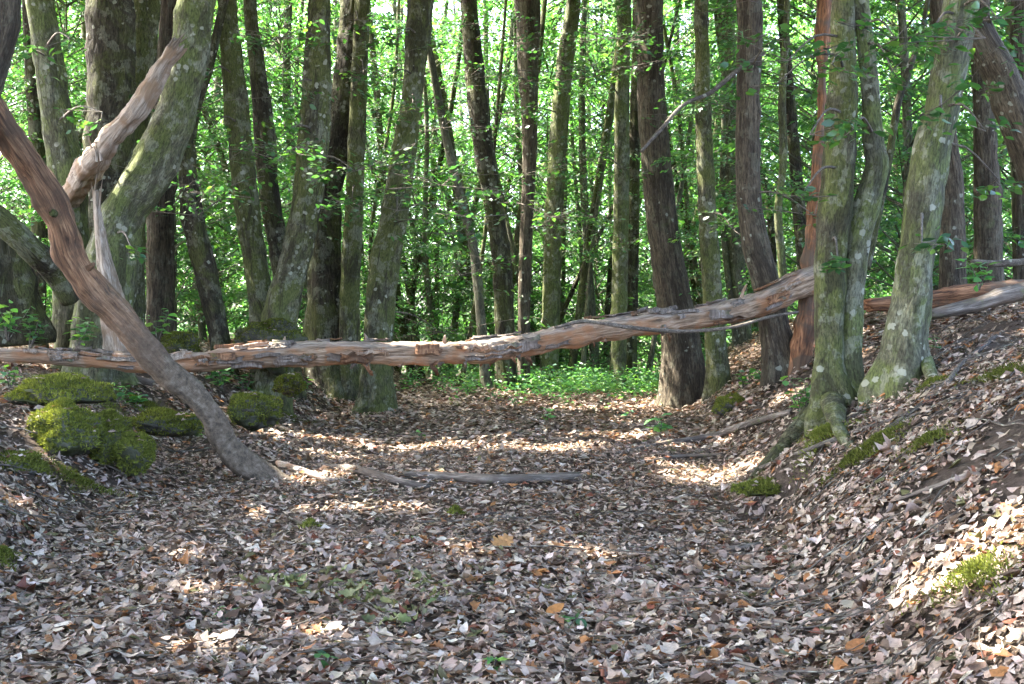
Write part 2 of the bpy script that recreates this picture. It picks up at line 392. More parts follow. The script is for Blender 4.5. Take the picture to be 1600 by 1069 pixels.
def sprays(centres, length, per, leaf, rng=R, az=None, droop=0.15):
    """flat leafy twigs: returns leaf position, direction, normal and the twig ends"""
    m = len(centres)
    az = rng.uniform(0, 2 * np.pi, m) if az is None else az
    L_ = length * rng.uniform(0.6, 1.3, m)
    d = np.stack([np.cos(az), np.sin(az), rng.normal(-droop, 0.15, m)], 1); d = unit(d)
    s = np.stack([-np.sin(az), np.cos(az), rng.normal(0, 0.12, m)], 1)
    t = rng.uniform(-0.5, 0.5, (m, per)); sg = rng.choice([-1, 1], (m, per)); off = np.abs(rng.normal(0, 0.22, (m, per))) * (0.9 - t * 0.7)
    pos = centres[:, None] + d[:, None] * (t * L_[:, None])[..., None] + s[:, None] * (sg * off * L_[:, None])[..., None]
    pos = pos + rng.normal(0, 0.03, pos.shape) - np.array([0, 0, 1.0]) * (np.abs(t) ** 2 * L_[:, None] * 0.25)[..., None]
    ld = d[:, None] * rng.uniform(0.4, 1, (m, per, 1)) + s[:, None] * sg[..., None] * rng.uniform(0.3, 1, (m, per, 1)) + rng.normal(0, 0.2, pos.shape)
    ld[..., 2] -= 0.18
    nr = np.array([0, 0, 1.0]) + rng.normal(0, 0.42, pos.shape)
    return pos.reshape(-1, 3), ld.reshape(-1, 3), unit(nr.reshape(-1, 3)), (centres - d * L_[:, None] * 0.5, centres + d * L_[:, None] * 0.5)

def leafy(name, centres, length, per, leaf, origin=(0, 0, 0), lift=1.0, carve=True, az=None):
    pos, ld, nr, ends = sprays(centres, length, per, leaf, az=az)
    if carve:
        k = ~sunlit(pos + unit(ld) * leaf * .5, leaf * .42); pos, ld, nr = pos[k], ld[k], nr[k]
    n = len(pos)
    ln = leaf * R.uniform(0.7, 1.3, n)
    v, f, c = quadleaves(pos, ld, nr, ln, ln * R.uniform(0.5, 0.68, n), greens(n, lift))
    return mesh(name, v - np.asarray(origin), f, 'green', c, smooth=False), ends

# leaf outline: rows of (along, half width); fullness differs by kind
def leaf_template(kind, n):
    t = np.linspace(0, 1, n + 1)
    if kind == 'ovate': w = 0.29 * np.sin(np.pi * t ** 0.85) ** 0.8
    elif kind == 'oak': w = 0.27 * np.sin(np.pi * t ** 1.15) ** 0.7 * (1 + 0.26 * np.cos(np.arange(n + 1) * np.pi))
    else: w = 0.46 * np.sin(np.pi * t ** 0.75) ** 0.6 * (1 + 0.28 * np.cos(np.arange(n + 1) * np.pi + np.pi))
    w = np.maximum(w, 0.012); w[-1] = 0.004
    mid = np.stack([t, 0 * t, 0 * t], 1); lt = np.stack([t, w, 0 * t], 1); rt = np.stack([t, -w, 0 * t], 1)
    v = np.concatenate([mid, lt, rt]); m = n + 1; i = np.arange(n)
    f = np.concatenate([np.stack([i, i + 1, m + i + 1, m + i], 1), np.stack([i + 1, i, 2 * m + i, 2 * m + i + 1], 1)])
    return v, f

def shaped_leaves(tmpl, pos, dirn, nrm, ln, cup, bend, twist, cols):
    tv, tf = tmpl; n, V = len(pos), len(tv)
    dirn = unit(dirn); side = unit(np.cross(nrm, dirn)); up = np.cross(dirn, side)
    x = np.broadcast_to(tv[:, 0], (n, V)).copy(); y = np.broadcast_to(tv[:, 1], (n, V)).copy()
    yl = np.abs(y) / 0.3
    z = cup[:, None] * 0.16 * np.minimum(yl, 1.6) ** 1.6 + bend[:, None] * (x - 0.45) ** 2 * 1.1 + twist[:, None] * (x - 0.5) * y * 2.0 + 0.05 * np.sin(x * 17 + twist[:, None] * 40) * np.abs(y) * 2
    y = y * (1 - 0.35 * np.minimum(np.abs(cup), 1)[:, None])
    x = x - 0.45
    v = pos[:, None] + ln[:, None, None] * (dirn[:, None] * x[..., None] + side[:, None] * y[..., None] + up[:, None] * z[..., None])
    f = (np.arange(n)[:, None, None] * V + tf[None]).reshape(-1, tf.shape[1])
    return v.reshape(-1, 3), f, np.repeat(cols, V, 0)

# ================================================================== STRUCTURE: forest floor
xs = np.concatenate([-np.geomspace(160, 7, 26)[:-1], np.arange(-7, 7.001, 0.1), np.geomspace(7, 160, 26)[1:]])
ys = np.concatenate([np.linspace(-60, 2, 20)[:-1], np.arange(2, 14, 0.09), np.arange(14, 30, 0.2), np.geomspace(30, 400, 34)])
X, Y = np.meshgrid(xs, ys); nx, ny = len(xs), len(ys)
gv = np.stack([X, Y, G(X, Y)], -1).reshape(-1, 3)
ii = (np.arange(ny - 1)[:, None] * nx + np.arange(nx - 1)[None]).ravel()
floor = obj('forest_floor', mesh('forest_floor', gv, np.stack([ii, ii + 1, ii + nx + 1, ii + nx], 1), 'soil')); tag(floor, 'leaf strewn forest floor dipping into a sunken path', kind='structure')

# ------------------------------------------------------------------ leaf litter
DRY = np.array([(0.325, 0.246, 0.19), (0.43, 0.342, 0.272), (0.56, 0.47, 0.39), (0.205, 0.138, 0.098), (0.075, 0.046, 0.03), (0.32, 0.145, 0.055), (0.19, 0.07, 0.04), (0.10, 0.095, 0.04)])
DRYP = [.28, .23, .12, .15, .11, .05, .035, .025]
def drycols(n):
    return DRY[R.choice(len(DRY), n, p=DRYP)] * R.uniform(0.7, 1.2, (n, 1)) * R.uniform(0.95, 1.05, (n, 3))

def litter_points(y0, y1, dens, margin=0.5, xmin=-99, xmax=99):
    n = int((y1 - y0) * (2 * (0.43 * y1 + margin)) * dens)
    y = R.uniform(y0, y1, n); x = R.uniform(-1, 1, n) * (0.43 * y1 + margin)
    k = (np.abs(x) < 0.43 * y + margin) & (x > xmin) & (x < xmax)
    x, y = x[k], y[k]
    # bare and mossy patches on the banks
    b = vnoise(np.stack([x, y, 0 * x], -1), 1.1, 51) * 0.5 + vnoise(np.stack([x, y, 0 * x], -1), 2.7, 52) * 0.5
    bank = np.clip((x - (0.9 + 0.1 * y)) / 0.6, 0, 1) + np.clip((np.interp(y, FL_Y, FL_X) - 0.3 - x) / 0.4, 0, 1)
    keep = R.uniform(0, 1, len(x)) > np.clip((b + np.where(x > 0, .0, -.08)) * 3.2, 0, 0.92) * np.clip(bank, 0, 1)
    return x[keep], y[keep]

acc = Acc()
for y0, y1, dens, nn, zt in ((3.2, 7.0, 1550, 4, .024), (7.0, 12.0, 1080, 2, .024), (12.0, 19.0, 560, 0, .03), (19.0, 30.0, 170, 0, .03)):
    for kind, share in (('ovate', .60), ('oak', .34), ('maple', .06)):
        x, y = litter_points(y0, y1, dens * share)
        n = len(x); nr = Gn(x, y) + R.normal(0, 0.21, (n, 3)); a = R.uniform(0, 2 * np.pi, n)
        d = np.stack([np.cos(a), np.sin(a), 0 * a], 1); nr = unit(nr); d = d - nr * np.sum(d * nr, 1, keepdims=True)
        ln = R.lognormal(math.log(0.045), 0.42, n) * (1.15 if kind != 'ovate' else 1.0) * (1 if y1 < 19 else 1.5)
        ln = np.clip(ln, 0.014, 0.095)
        pos = np.stack([x, y, G(x, y) + np.abs(R.normal(0, zt, n)) + 0.006], 1)
        cup = np.where(R.uniform(0, 1, n) < .75, 1, -1) * np.abs(R.normal(0, 0.75, n))
        if nn == 0: v, f, c = quadleaves(pos, d, nr, ln * 1.1, ln * R.uniform(.45, .75, n), drycols(n)); acc.add(v, f, c); continue
        v, f, c = shaped_leaves(leaf_template(kind, nn), pos, d, nr, ln, cup, R.normal(0.15, 0.5, n), R.normal(0, 0.6, n), drycols(n))
        acc.add(v, f, c)
lit = obj('leaf_litter', acc.mesh('leaf_litter', 'dry', smooth=True), floor); lit['kind'] = 'stuff'
# the three hundred nearest leaves, each its own piece
lm = []
for k in range(30):
    kind = ('ovate', 'oak', 'maple')[k % 3]
    v, f, c = shaped_leaves(leaf_template(kind, 8), np.zeros((1, 3)), np.array([[1., 0, 0]]), np.array([[0, 0, 1.]]), np.ones(1), R.normal(0.2, 0.35, 1), R.normal(0.1, 0.3, 1), R.normal(0, 0.4, 1), drycols(1))
    lm.append(mesh('fallen_leaf_shape', v, f, 'dry', c, smooth=True))
x, y = litter_points(4.15, 5.6, 75, 0.0); k = R.permutation(len(x))[:300]; x, y = x[k], y[k]
gz = G(x, y); gn = unit(Gn(x, y) + R.normal(0, 0.22, (len(x), 3)))
for i in range(len(x)):
    o = obj('leaf', lm[R.integers(len(lm))], floor, (x[i], y[i], gz[i] + R.uniform(0.035, 0.06)))
    q = Vector(gn[i]).to_track_quat('Z', 'Y'); o.rotation_mode = 'QUATERNION'
    from mathutils import Quaternion
    o.rotation_quaternion = q @ Quaternion((0, 0, 1), R.uniform(0, 6.28)); s = R.uniform(0.04, 0.07); o.scale = (s, s, s)
# fine twigs mixed into the litter
acc = Acc()
for i in range(1500):
    yy = R.uniform(3.5, 16) ** 1.0; xx = R.uniform(-.45, .45) * yy
    a = R.uniform(0, np.pi) if xx < 1.2 else R.normal(0.6, 0.5); ln = R.lognormal(math.log(0.2), 0.5)
    t = np.linspace(-0.5, 0.5, 4); px_ = xx + np.cos(a) * t * ln + R.normal(0, 0.01, 4); py_ = yy + np.sin(a) * t * ln
    pz = G(px_, py_) + R.uniform(0.03, 0.07) + R.normal(0, 0.008, 4); r = R.uniform(0.0015, 0.005)
    v, f = tube(np.stack([px_, py_, pz, np.linspace(r, r * .5, 4)], 1), 4, cap=False); acc.add(v, f)
for i in range(50):
    yy = R.uniform(4, 10); xx = R.uniform(.7 + .1 * yy, .46 * yy); a = R.normal(.6, .7); ln = R.uniform(.2, .7)
    t = np.linspace(-.5, .5, 7); px_ = xx + np.cos(a) * t * ln + np.cumsum(R.normal(0, .012, 7)); py_ = yy + np.sin(a) * t * ln + np.cumsum(R.normal(0, .015, 7))
    r = R.uniform(.003, .008); v, f = tube(np.stack([px_, py_, G(px_, py_) + .045 + R.normal(0, .006, 7), np.linspace(r, r * .4, 7)], 1), 5, cap=False); acc.add(v, f)
for i in range(45):
    yy = R.uniform(6.5, 11.5); xx = R.uniform(-.43 * yy, np.interp(yy, FL_Y, FL_X) + .3); a = R.uniform(0, 3.14); ln = R.uniform(.2, .7)
    t = np.linspace(-.5, .5, 7); px_ = xx + np.cos(a) * t * ln + np.cumsum(R.normal(0, .012, 7)); py_ = yy + np.sin(a) * t * ln
    r = R.uniform(.003, .008); v, f = tube(np.stack([px_, py_, G(px_, py_) + .05 + R.normal(0, .006, 7), np.linspace(r, r * .4, 7)], 1), 5, cap=False); acc.add(v, f)
tw = obj('fine_twigs', acc.mesh('fine_twigs', 'twig'), floor); tw['kind'] = 'stuff'

# ================================================================== TREES
def trunk_shape(seed, flute, rough, flare=0.0, base=None, knots=6):
    rg = np.random.default_rng(seed); ph = rg.uniform(0, 6.28, 6); kn = [(rg.uniform(0.03, 0.7), rg.uniform(0, 6.28), rg.uniform(0.06, 0.2)) for _ in range(knots)]
    def fn(th, pos, s):
        z = pos[..., 2]
        f = 1 + flute * (np.cos(3 * th + ph[0] + z * 0.8) + 0.6 * np.cos(5 * th + ph[1] - z * 0.6) + 0.5 * np.cos(2 * th + ph[2] + z * 0.5))
        f = f + rough * fbm(pos, 4.5, 3, seed) + rough * 0.5 * vnoise(pos * np.array([1, 1, 0.3]), 26, seed + 5)
        for s0, t0, a in kn:
            dth = np.angle(np.exp(1j * (th - t0))); f = f + a * np.exp(-((s - s0) / 0.012) ** 2 - (dth / 0.35) ** 2)
        if flare and base is not None:
            e = np.exp(-np.maximum(z - base, 0) / 0.22)
            f = f + flare * e * (0.55 + 0.45 * np.cos(4 * th + ph[3]) + 0.35 * np.cos(3 * th + ph[4]))
        return f
    return fn

TREES = []
def tree(name, label, pts, d=None, mat='horn', top=9.0, flute=0.05, rough=0.085, flare=0.5, seg=28, drift=0.0, crown=True, group=None, cat='tree', broken=False, pull=0.0, lean_d=0.0):
    """pts from the base upwards: (photo x, photo y, photo width); d None = stand where the base meets the ground"""
    if d is None: d = float(hit(pts[0][0], pts[0][1])[1])
    rows = []
    for i, (px, py, w) in enumerate(pts):
        di = d + lean_d * i / max(1, len(pts) - 1)
        rows.append([*P(px, py, di), w / 2 * di / F])
    b = rows[0]; gz = float(G(b[0], b[1]))
    if b[2] > gz + 0.05:
        dx = (rows[0][0] - rows[1][0]) / max(0.3, abs(rows[1][2] - rows[0][2])) * 0.5
        h = b[2] - gz + 0.2
        rows.insert(0, [b[0] + dx * h, b[1], gz - 0.2, b[3] * 1.08])
    else:
        rows.insert(0, [b[0], b[1], gz - 0.25, b[3] * 1.1])
    if not broken:
        a, c = np.array(rows[-2]), np.array(rows[-1]); dv = (c - a)[:3]; dv = dv / max(dv[2], 0.2)
        z = c[2]; k = 0; cur = c.copy()
        while z < top:
            k += 1; st = min(1.6, top - z + 0.01); dv = dv * 0.75 + np.array([R.normal(0, .06), R.normal(0, .06), 0.25]); dv = dv / dv[2]
            cur = cur + np.array([*(dv * st), 0]); cur[3] = cur[3] * 0.84; z = cur[2]; rows.append(list(cur))
    base = np.array([rows[0][0], rows[0][1], gz])
    path = spline(rows, 0.06 if d < 12 else (0.09 if d < 20 else 0.2))
    t = thing(name, label, cat, base, group)
    v, f = tube(path, seg, trunk_shape(R.integers(1e6), flute, rough, flare, gz))
    if broken:
        n_ = len(path); tip = v[(n_ - 3) * seg:n_ * seg]; th = np.arange(len(tip)); dirp = unit(path[-1, :3] - path[-4, :3])
        tip += dirp * (R.uniform(-0.5, 2.2, len(tip)) * path[-1, 3])[:, None]
    obj('trunk', mesh('trunk', v - base, f, mat, grain=LAST), t)
    if crown and not broken:
        c = path[-1, :3]; limbs = Acc(); n = 42 if d < 16.5 else 18
        cen = c + np.concatenate([R.normal(0, 1.5, (n, 2)), R.normal(0.3, 1.0, (n, 1))], 1)
        me, ends = leafy('crown', cen, 1.5, 60, 0.20, base, 1.0)
        obj('crown', me, t)
        for q in range(0, n, 4):
            m_ = (c * 0.5 + cen[q] * 0.5) + np.array([0, 0, 0.25])
            lp_ = spline([[*(c - [0, 0, .8]), 0.05], [*m_, 0.03], [*cen[q], 0.008]], 0.1)
            if q and sunlit(lp_[:, :3], 0.06).any(): continue
            v, f = tube(lp_[::3], 5); limbs.add(v, f)
        obj('limbs', limbs.mesh('limbs', mat, base), t)
    TREES.append((pts[len(pts) // 2][0], label, t, d, path))
    return t, path, base, d

trees = {}
def T(key, *a, **k): trees[key] = tree(*a, **k); return trees[key]

# left group
T('edge', 'hornbeam_tree', 'grey brown trunk cut off by the top left corner', [(-75, 420, 60), (-40, 200, 55), (2, 60, 50), (12, -20, 46)], 8.2, 'oak', drift=0)
T('stoolA', 'hornbeam_tree', 'pale green hornbeam stem leaning left beside the broken grey snag', [(118, 540, 62), (112, 420, 58), (108, 300, 56), (90, 190, 48), (74, 90, 44), (60, 0, 40), (52, -60, 38)], 12.7, 'horn_pale', seg=36, flute=.06)
T('stoolB', 'hornbeam_tree', 'thick mossy hornbeam curving right behind the broken grey snag', [(150, 545, 80), (165, 440, 84), (190, 337, 70), (237, 262, 72), (282, 150, 60), (308, 0, 58), (318, -60, 56)], 12.3, 'horn_pale', seg=36, flute=.06)
T('stoolC', 'hornbeam_tree', 'dark broad trunk standing behind the forked pale hornbeams', [(150, 520, 84), (165, 300, 76), (174, 150, 72), (172, 0, 72)], 14.0, 'horn_dark', seg=30, flute=.07)
T('stoolD', 'hornbeam_tree', 'slim trunk with sunlit left edge just behind the mossy curved hornbeam', [(205, 500, 40), (212, 260, 34), (220, 140, 36), (228, 0, 42)], 14.6, 'horn', flute=.06)
T('oakL', 'oak_tree', 'brown furrowed oak trunk behind the red leaning branch', [(251, 515, 46), (251, 350, 43), (258, 180, 38), (266, 0, 32)], 15.0, 'oak', flute=.02, flare=.3)
T('dk1', 'hornbeam_tree', 'thin dark trunk far left beside the pale leaning hornbeam stem', [(60, 470, 24), (62, 300, 24), (50, 120, 22), (44, 0, 20)], 15.5, 'horn_dark')
T('t8', 'hornbeam_tree', 'dark thin trunk slanting left just right of the brown oak', [(344, 530, 30), (318, 410, 36), (300, 330, 34), (292, 240, 26), (305, 170, 18), (330, 90, 14)], 14.6, 'horn_dark')
T('t7a', 'hornbeam_tree', 'grey knotted trunk, left of the two crooked trunks leaning on the stump', [(412, 490, 40), (398, 400, 36), (383, 300, 38), (370, 180, 36), (360, 80, 32), (354, 0, 28)], 14.9, 'horn', flute=.07)
T('t7b', 'hornbeam_tree', 'slimmer right one of two crooked trunks left of the big mossy stump', [(446, 470, 30), (436, 390, 30), (420, 290, 32), (414, 200, 32), (400, 90, 24), (390, 0, 20)], 15.6, 'horn_dark')
T('t9', 'hornbeam_tree', 'lichen spotted trunk curving left at its foot behind the dark hollow tree', [(436, 500, 56), (456, 420, 46), (476, 330, 46), (492, 190, 46), (497, 60, 38), (500, -30, 34)], 14.6, 'horn', seg=32, flute=.06)
T('t10', 'hornbeam_tree', 'dark thick hornbeam with a knot hole left of centre', [(518, 612, 78), (512, 500, 66), (508, 400, 52), (512, 300, 42), (528, 220, 50), (545, 120, 46), (556, 0, 42), (560, -60, 40)], None, 'horn_dark', seg=36, flute=.07)
T('t11', 'hornbeam_tree', 'straight green trunk close behind the dark hollow hornbeam', [(546, 600, 32), (546, 450, 30), (552, 337, 28), (562, 110, 26), (568, -30, 24)], 16.8, 'horn')
T('t12', 'hornbeam_tree', 'tall smooth greenish trunk leaning right at left of centre', [(590, 590, 48), (592, 520, 44), (600, 425, 46), (616, 337, 42), (630, 243, 38), (644, 150, 32), (657, 0, 40), (664, -60, 38)], 15.6, 'horn', seg=32, flute=.045)
# centre
T('t13', 'hornbeam_tree', 'thin crooked stem right of the tall greenish leaning trunk', [(760, 600, 16), (742, 400, 14), (722, 320, 14), (700, 230, 13), (680, 130, 12), (664, 40, 10)], 19.0, 'far', flute=.05)
T('t14', 'hornbeam_tree', 'dark rough trunk at the centre leaning left above the log', [(790, 602, 30), (784, 420, 30), (770, 318, 30), (753, 210, 33), (740, 90, 30), (732, 0, 26)], 19.3, 'horn_dark')
T('t15', 'hornbeam_tree', 'brown forked trunk in the centre above the fallen log', [(818, 603, 20), (820, 420, 20), (828, 240, 22), (826, 130, 30), (824, 0, 40)], 20.5, 'oak', flute=.05)
T('t16', 'hornbeam_tree', 'pale green straight trunk right of the centre fork', [(858, 604, 28), (862, 450, 28), (868, 300, 28), (880, 120, 26), (896, 0, 22)], 21.0, 'horn_pale')
T('t17', 'hornbeam_tree', 'pale slender trunk left of the big brown oak', [(966, 601, 26), (968, 450, 25), (970, 300, 24), (972, 120, 22), (976, 0, 20)], 20.5, 'horn_pale')
T('t17b', 'hornbeam_tree', 'dark thin trunk touching the pale slender trunk left of the oak', [(985, 600, 18), (988, 450, 18), (990, 300, 18), (994, 100, 14)], 21.5, 'horn_dark')
T('oakR', 'oak_tree', 'tall straight brown oak behind the fallen log right of centre', [(1066, 610, 74), (1064, 537, 62), (1042, 400, 50), (1030, 300, 48), (1018, 150, 43), (1015, 0, 41), (1014, -60, 40)], 17.2, 'oak', seg=40, flute=.015, rough=.045, flare=.3)
T('t19', 'hornbeam_tree', 'slim straight grey green trunk right of the big brown oak', [(1122, 588, 34), (1112, 445, 30), (1104, 300, 27), (1099, 150, 23), (1096, 0, 21)], 16.0, 'horn', seg=28)
T('t20', 'hornbeam_tree', 'pale grey far trunk between the slim grey trunk and the dark leaning one', [(1160, 520, 26), (1150, 400, 25), (1142, 280, 24), (1140, 150, 22), (1136, 0, 20)], 21, 'far')
T('t21', 'oak_tree', 'dark brown trunk bending over the right end of the log', [(1222, 575, 56), (1208, 500, 46), (1196, 440, 42), (1180, 380, 42), (1170, 300, 38), (1168, 180, 36), (1172, 60, 38), (1170, -40, 38)], 13.2, 'oak', seg=34, flute=.025)
# right group
T('t23', 'hornbeam_tree', 'mossy left stem of the paired hornbeams on the right bank', [(1308, 648, 72), (1298, 590, 54), (1296, 537, 44), (1300, 400, 52), (1312, 262, 50), (1318, 150, 46), (1318, 0, 32), (1320, -60, 30)], None, 'horn', seg=40, flute=.06)
dpair = trees['t23'][3]
T('t24', 'hornbeam_tree', 'grey crooked right stem of the paired hornbeams on the right bank', [(1326, 640, 50), (1328, 537, 38), (1338, 387, 38), (1354, 318, 40), (1369, 262, 36), (1364, 225, 32), (1358, 130, 27), (1344, 0, 24), (1338, -60, 23)], dpair + 0.05, 'horn_pale', seg=36, flute=.05)
T('t25', 'hornbeam_tree', 'thick lichen covered pale hornbeam leaning right on the right bank', [(1410, 603, 88), (1415, 537, 64), (1430, 425, 57), (1442, 330, 57), (1450, 262, 58), (1472, 168, 50), (1485, 94, 52), (1503, 0, 53), (1514, -60, 52)], None, 'horn_pale', seg=44, flute=.05, flare=.4)
T('t26', 'oak_tree', 'dark trunk directly behind the thick pale leaning hornbeam', [(1488, 450, 40), (1488, 300, 32), (1480, 200, 26), (1470, 60, 24)], 14, 'oak')
T('t27', 'oak_tree', 'straight brown trunk on the ridge near the right edge', [(1545, 435, 44), (1542, 300, 40), (1538, 180, 34), (1534, 60, 32), (1532, 0, 30)], 14.5, 'oak', flute=.02)
T('t29', 'oak_tree', 'brown trunk cut off by the right edge on the ridge', [(1598, 430, 30), (1596, 300, 28), (1594, 180, 24), (1590, 60, 22)], 15.5, 'oak')
T('t30', 'hornbeam_tree', 'thin pale sapling trunk between the dark log end tree and red snag', [(1222, 420, 13), (1216, 330, 12), (1224, 250, 12), (1222, 150, 12), (1228, 60, 10)], 15, 'horn_pale', seg=14)

# ------------------------------------------------------------------ dead leaning wood
def woodpiece(name, label, cat, pts, mat, seg=20, rough=.1, flute=.03, step=.05, jag=(True, True), cap=True, partname='stem', base_i=0, group=None):
    path = spline(pts, step); base = np.array(pts[base_i][:3])
    t = thing(name, label, cat, base, group)
    v, f = tube(path, seg, trunk_shape(R.integers(1e6), flute, rough, 0, None, 4))
    n = len(path)
    for end, on in ((0, jag[0]), (1, jag[1])):
        if on:
            sl = slice(0, 2 * seg) if end == 0 else slice((n - 2) * seg, n * seg)
            dv = unit(path[0, :3] - path[2, :3]) if end == 0 else unit(path[-1, :3] - path[-3, :3]); r = path[0, 3] if end == 0 else path[-1, 3]
            v[sl] += dv * (R.uniform(-0.2, 1.4, 2 * seg) * r)[:, None]
    obj(partname, mesh(partname, v - base, f, mat, grain=LAST), t)
    return t, path, base
def PP(px, py, d, w): return [*P(px, py, d), w / 2 * d / F]

def splinters(t, base, p, dv, n, ln, spread, r, mat):
    ac = Acc(); dv = np.asarray(dv, float); dv = dv / np.linalg.norm(dv)
    for k in range(n):
        q = p + R.normal(0, spread, 3) - dv * ln * .4; e = q + dv * ln * R.uniform(.6, 1.5) + R.normal(0, ln * .12, 3)
        ac.add(*tube(spline([[*q, r], [*(q * .5 + e * .5 + R.normal(0, ln * .04, 3)), r * .75], [*e, r * .12]], ln * .25), 5))
    obj('splinters', ac.mesh('splinters', mat, base, smooth=False), t)

b0 = hit(432, 758); db = b0[1]
tb, pathb, bb = woodpiece('leaning_dead_branch', 'curved bare red brown branch leaning from the path to the left edge', 'branch',
    [PP(446, 762, db, 36), PP(428, 753, db, 45), PP(397, 732, db - .05, 43), PP(374, 716, db - .1, 40), PP(350, 688, db - .12, 37), PP(331, 650, db - .2, 38), PP(294, 608, db - .28, 40), PP(248, 566, db - .36, 42), PP(204, 512, db - .45, 44), PP(150, 456, db - .55, 46), PP(112, 398, db - .65, 48), PP(94, 346, db - .75, 47), PP(72, 296, db - .85, 48), PP(36, 242, db - .95, 49), PP(-2, 190, db - 1.1, 50), PP(-60, 110, db - 1.3, 50), PP(-120, 20, db - 1.5, 49)], 'leanwood', seg=36, rough=.17, flute=.07, step=.03, jag=(True, False))
# knot hole on the branch: a dark rimmed collar
kp = P(84, 333, db - .8 - .075); v, f = tube(spline([[kp[0] + .0, kp[1] + .05, kp[2], .033], [*kp, .03], [kp[0] - .005, kp[1] - .028, kp[2], .022], [kp[0], kp[1] + .01, kp[2], .006]], .01), 14)
obj('knot', mesh('knot', v - bb, f, 'horn_dark'), tb)

sn, sp_, sb = woodpiece('broken_snag', 'broken weathered snag slanting up right in front of the mossy hornbeam', 'snag',
    [PP(104, 318, 12.55, 30), PP(126, 280, 12.2, 36), PP(150, 244, 11.85, 37), PP(182, 206, 11.65, 34), PP(212, 172, 11.55, 31), PP(234, 136, 11.55, 28), PP(256, 102, 11.55, 25), PP(276, 76, 11.55, 20)], 'snag', seg=30, rough=.3, flute=.12, jag=(False, True), step=.025)
splinters(sn, sb, P(278, 72, 11.5), (1, 0, 1.3), 8, .12, .025, .013, 'snag')
splinters(sn, sb, P(150, 238, 11.7), (-.15, 0, 1.0), 5, .2, .03, .014, 'snag')
ss, sp_, sb = woodpiece('split_stump', 'pale grey splintered stump between the two pale hornbeams', 'stump',
    [PP(188, 560, 11.7, 46), PP(180, 500, 11.7, 38), PP(171, 450, 11.7, 30), PP(160, 390, 11.7, 21), PP(153, 340, 11.7, 13), PP(150, 300, 11.7, 6)], 'snag', seg=22, rough=.16, flute=.12, jag=(False, True), step=.03)
splinters(ss, sb, P(151, 330, 11.7), (-.05, 0, 1), 6, .34, .025, .013, 'snag')
for fr, a_, h_ in ((.30, -.5, .07), (.52, .8, .06), (.68, -.6, .08)):
    q_ = pathb[int(fr * len(pathb))]; p_ = q_[:3] + np.array([a_ * q_[3] * .8, -q_[3] * .6, q_[3] * .3]); e_ = p_ + np.array([a_ * h_, -h_ * .6, h_ * .5])
    v, f = tube(spline([[*(q_[:3]), .04], [*p_, .026], [*e_, .014]], .012), 10, trunk_shape(int(fr * 991), .08, .2, 0, None, 0)); obj('branch_stub', mesh('branch_stub', v - bb, f, 'leanwood', grain=LAST + np.array([0, 0, fr * 4])), tb)
woodpiece('dead_limb', 'dark dead limb slanting down from the left edge behind the red branch', 'branch',
    [PP(-60, 300, 10.6, 40), PP(0, 345, 10.7, 42), PP(45, 385, 10.8, 40), PP(85, 425, 11.2, 36), PP(110, 470, 11.4, 30)], 'horn_dark', seg=20, jag=(False, False))
woodpiece('old_stump', 'wide dark rotten stump at the left edge behind the log', 'stump',
    [PP(20, 540, 12, 120), PP(15, 480, 12, 92), PP(12, 420, 12, 70), PP(8, 385, 12, 54)], 'horn_dark', seg=30, rough=.16, flute=.1, jag=(False, True))
woodpiece('red_snag', 'rotten red brown snag trunk beside the left stem of the paired hornbeams', 'snag',
    [PP(1240, 640, 13.0, 31), PP(1247, 580, 13.0, 30), PP(1256, 520, 13.0, 27), PP(1264, 430, 13.0, 23), PP(1270, 350, 13.0, 20), PP(1278, 260, 13.0, 19), PP(1284, 160, 13.0, 13), PP(1286, 60, 13.0, 22), PP(1290, -40, 13.0, 22), PP(1296, -160, 13.0, 17)], 'redsnag', seg=26, rough=.34, flute=.12, jag=(False, True))
woodpiece('leaning_dead_tree', 'dark furrowed dead tree leaning down off the right edge', 'tree',
    [PP(1690, 480, 12.5, 60), PP(1620, 270, 12.5, 55), PP(1590, 190, 12.5, 54), PP(1560, 110, 12.5, 52), PP(1536, 62, 12.5, 48)], 'oak', seg=28, rough=.08, flute=.03, jag=(False, True))

# ------------------------------------------------------------------ the fallen log across the path
LP = [(-60, 554, 24), (0, 554, 26), (60, 556, 28), (140, 562, 30), (220, 568, 32), (300, 564, 35), (380, 557, 38), (470, 552, 42), (560, 551, 42), (660, 551, 41), (740, 548, 40), (820, 538, 40), (900, 522, 41), (980, 509, 41), (1060, 500, 42), (1130, 489, 43), (1190, 472, 48), (1240, 450, 54), (1268, 438, 52)]
lpts = [PP(px, py, 10.9 + 1.95 * max(0, min(1, px / 1268)), w * (.78 if px < 300 else (.86 if px < 1000 else .76))) for px, py, w in LP]
tl, pathl, bl = woodpiece('fallen_log', 'long barkless fallen log bridging the sunken path', 'log', lpts, 'log', seg=40, rough=.2, flute=.07, step=.03, partname='bare_wood')
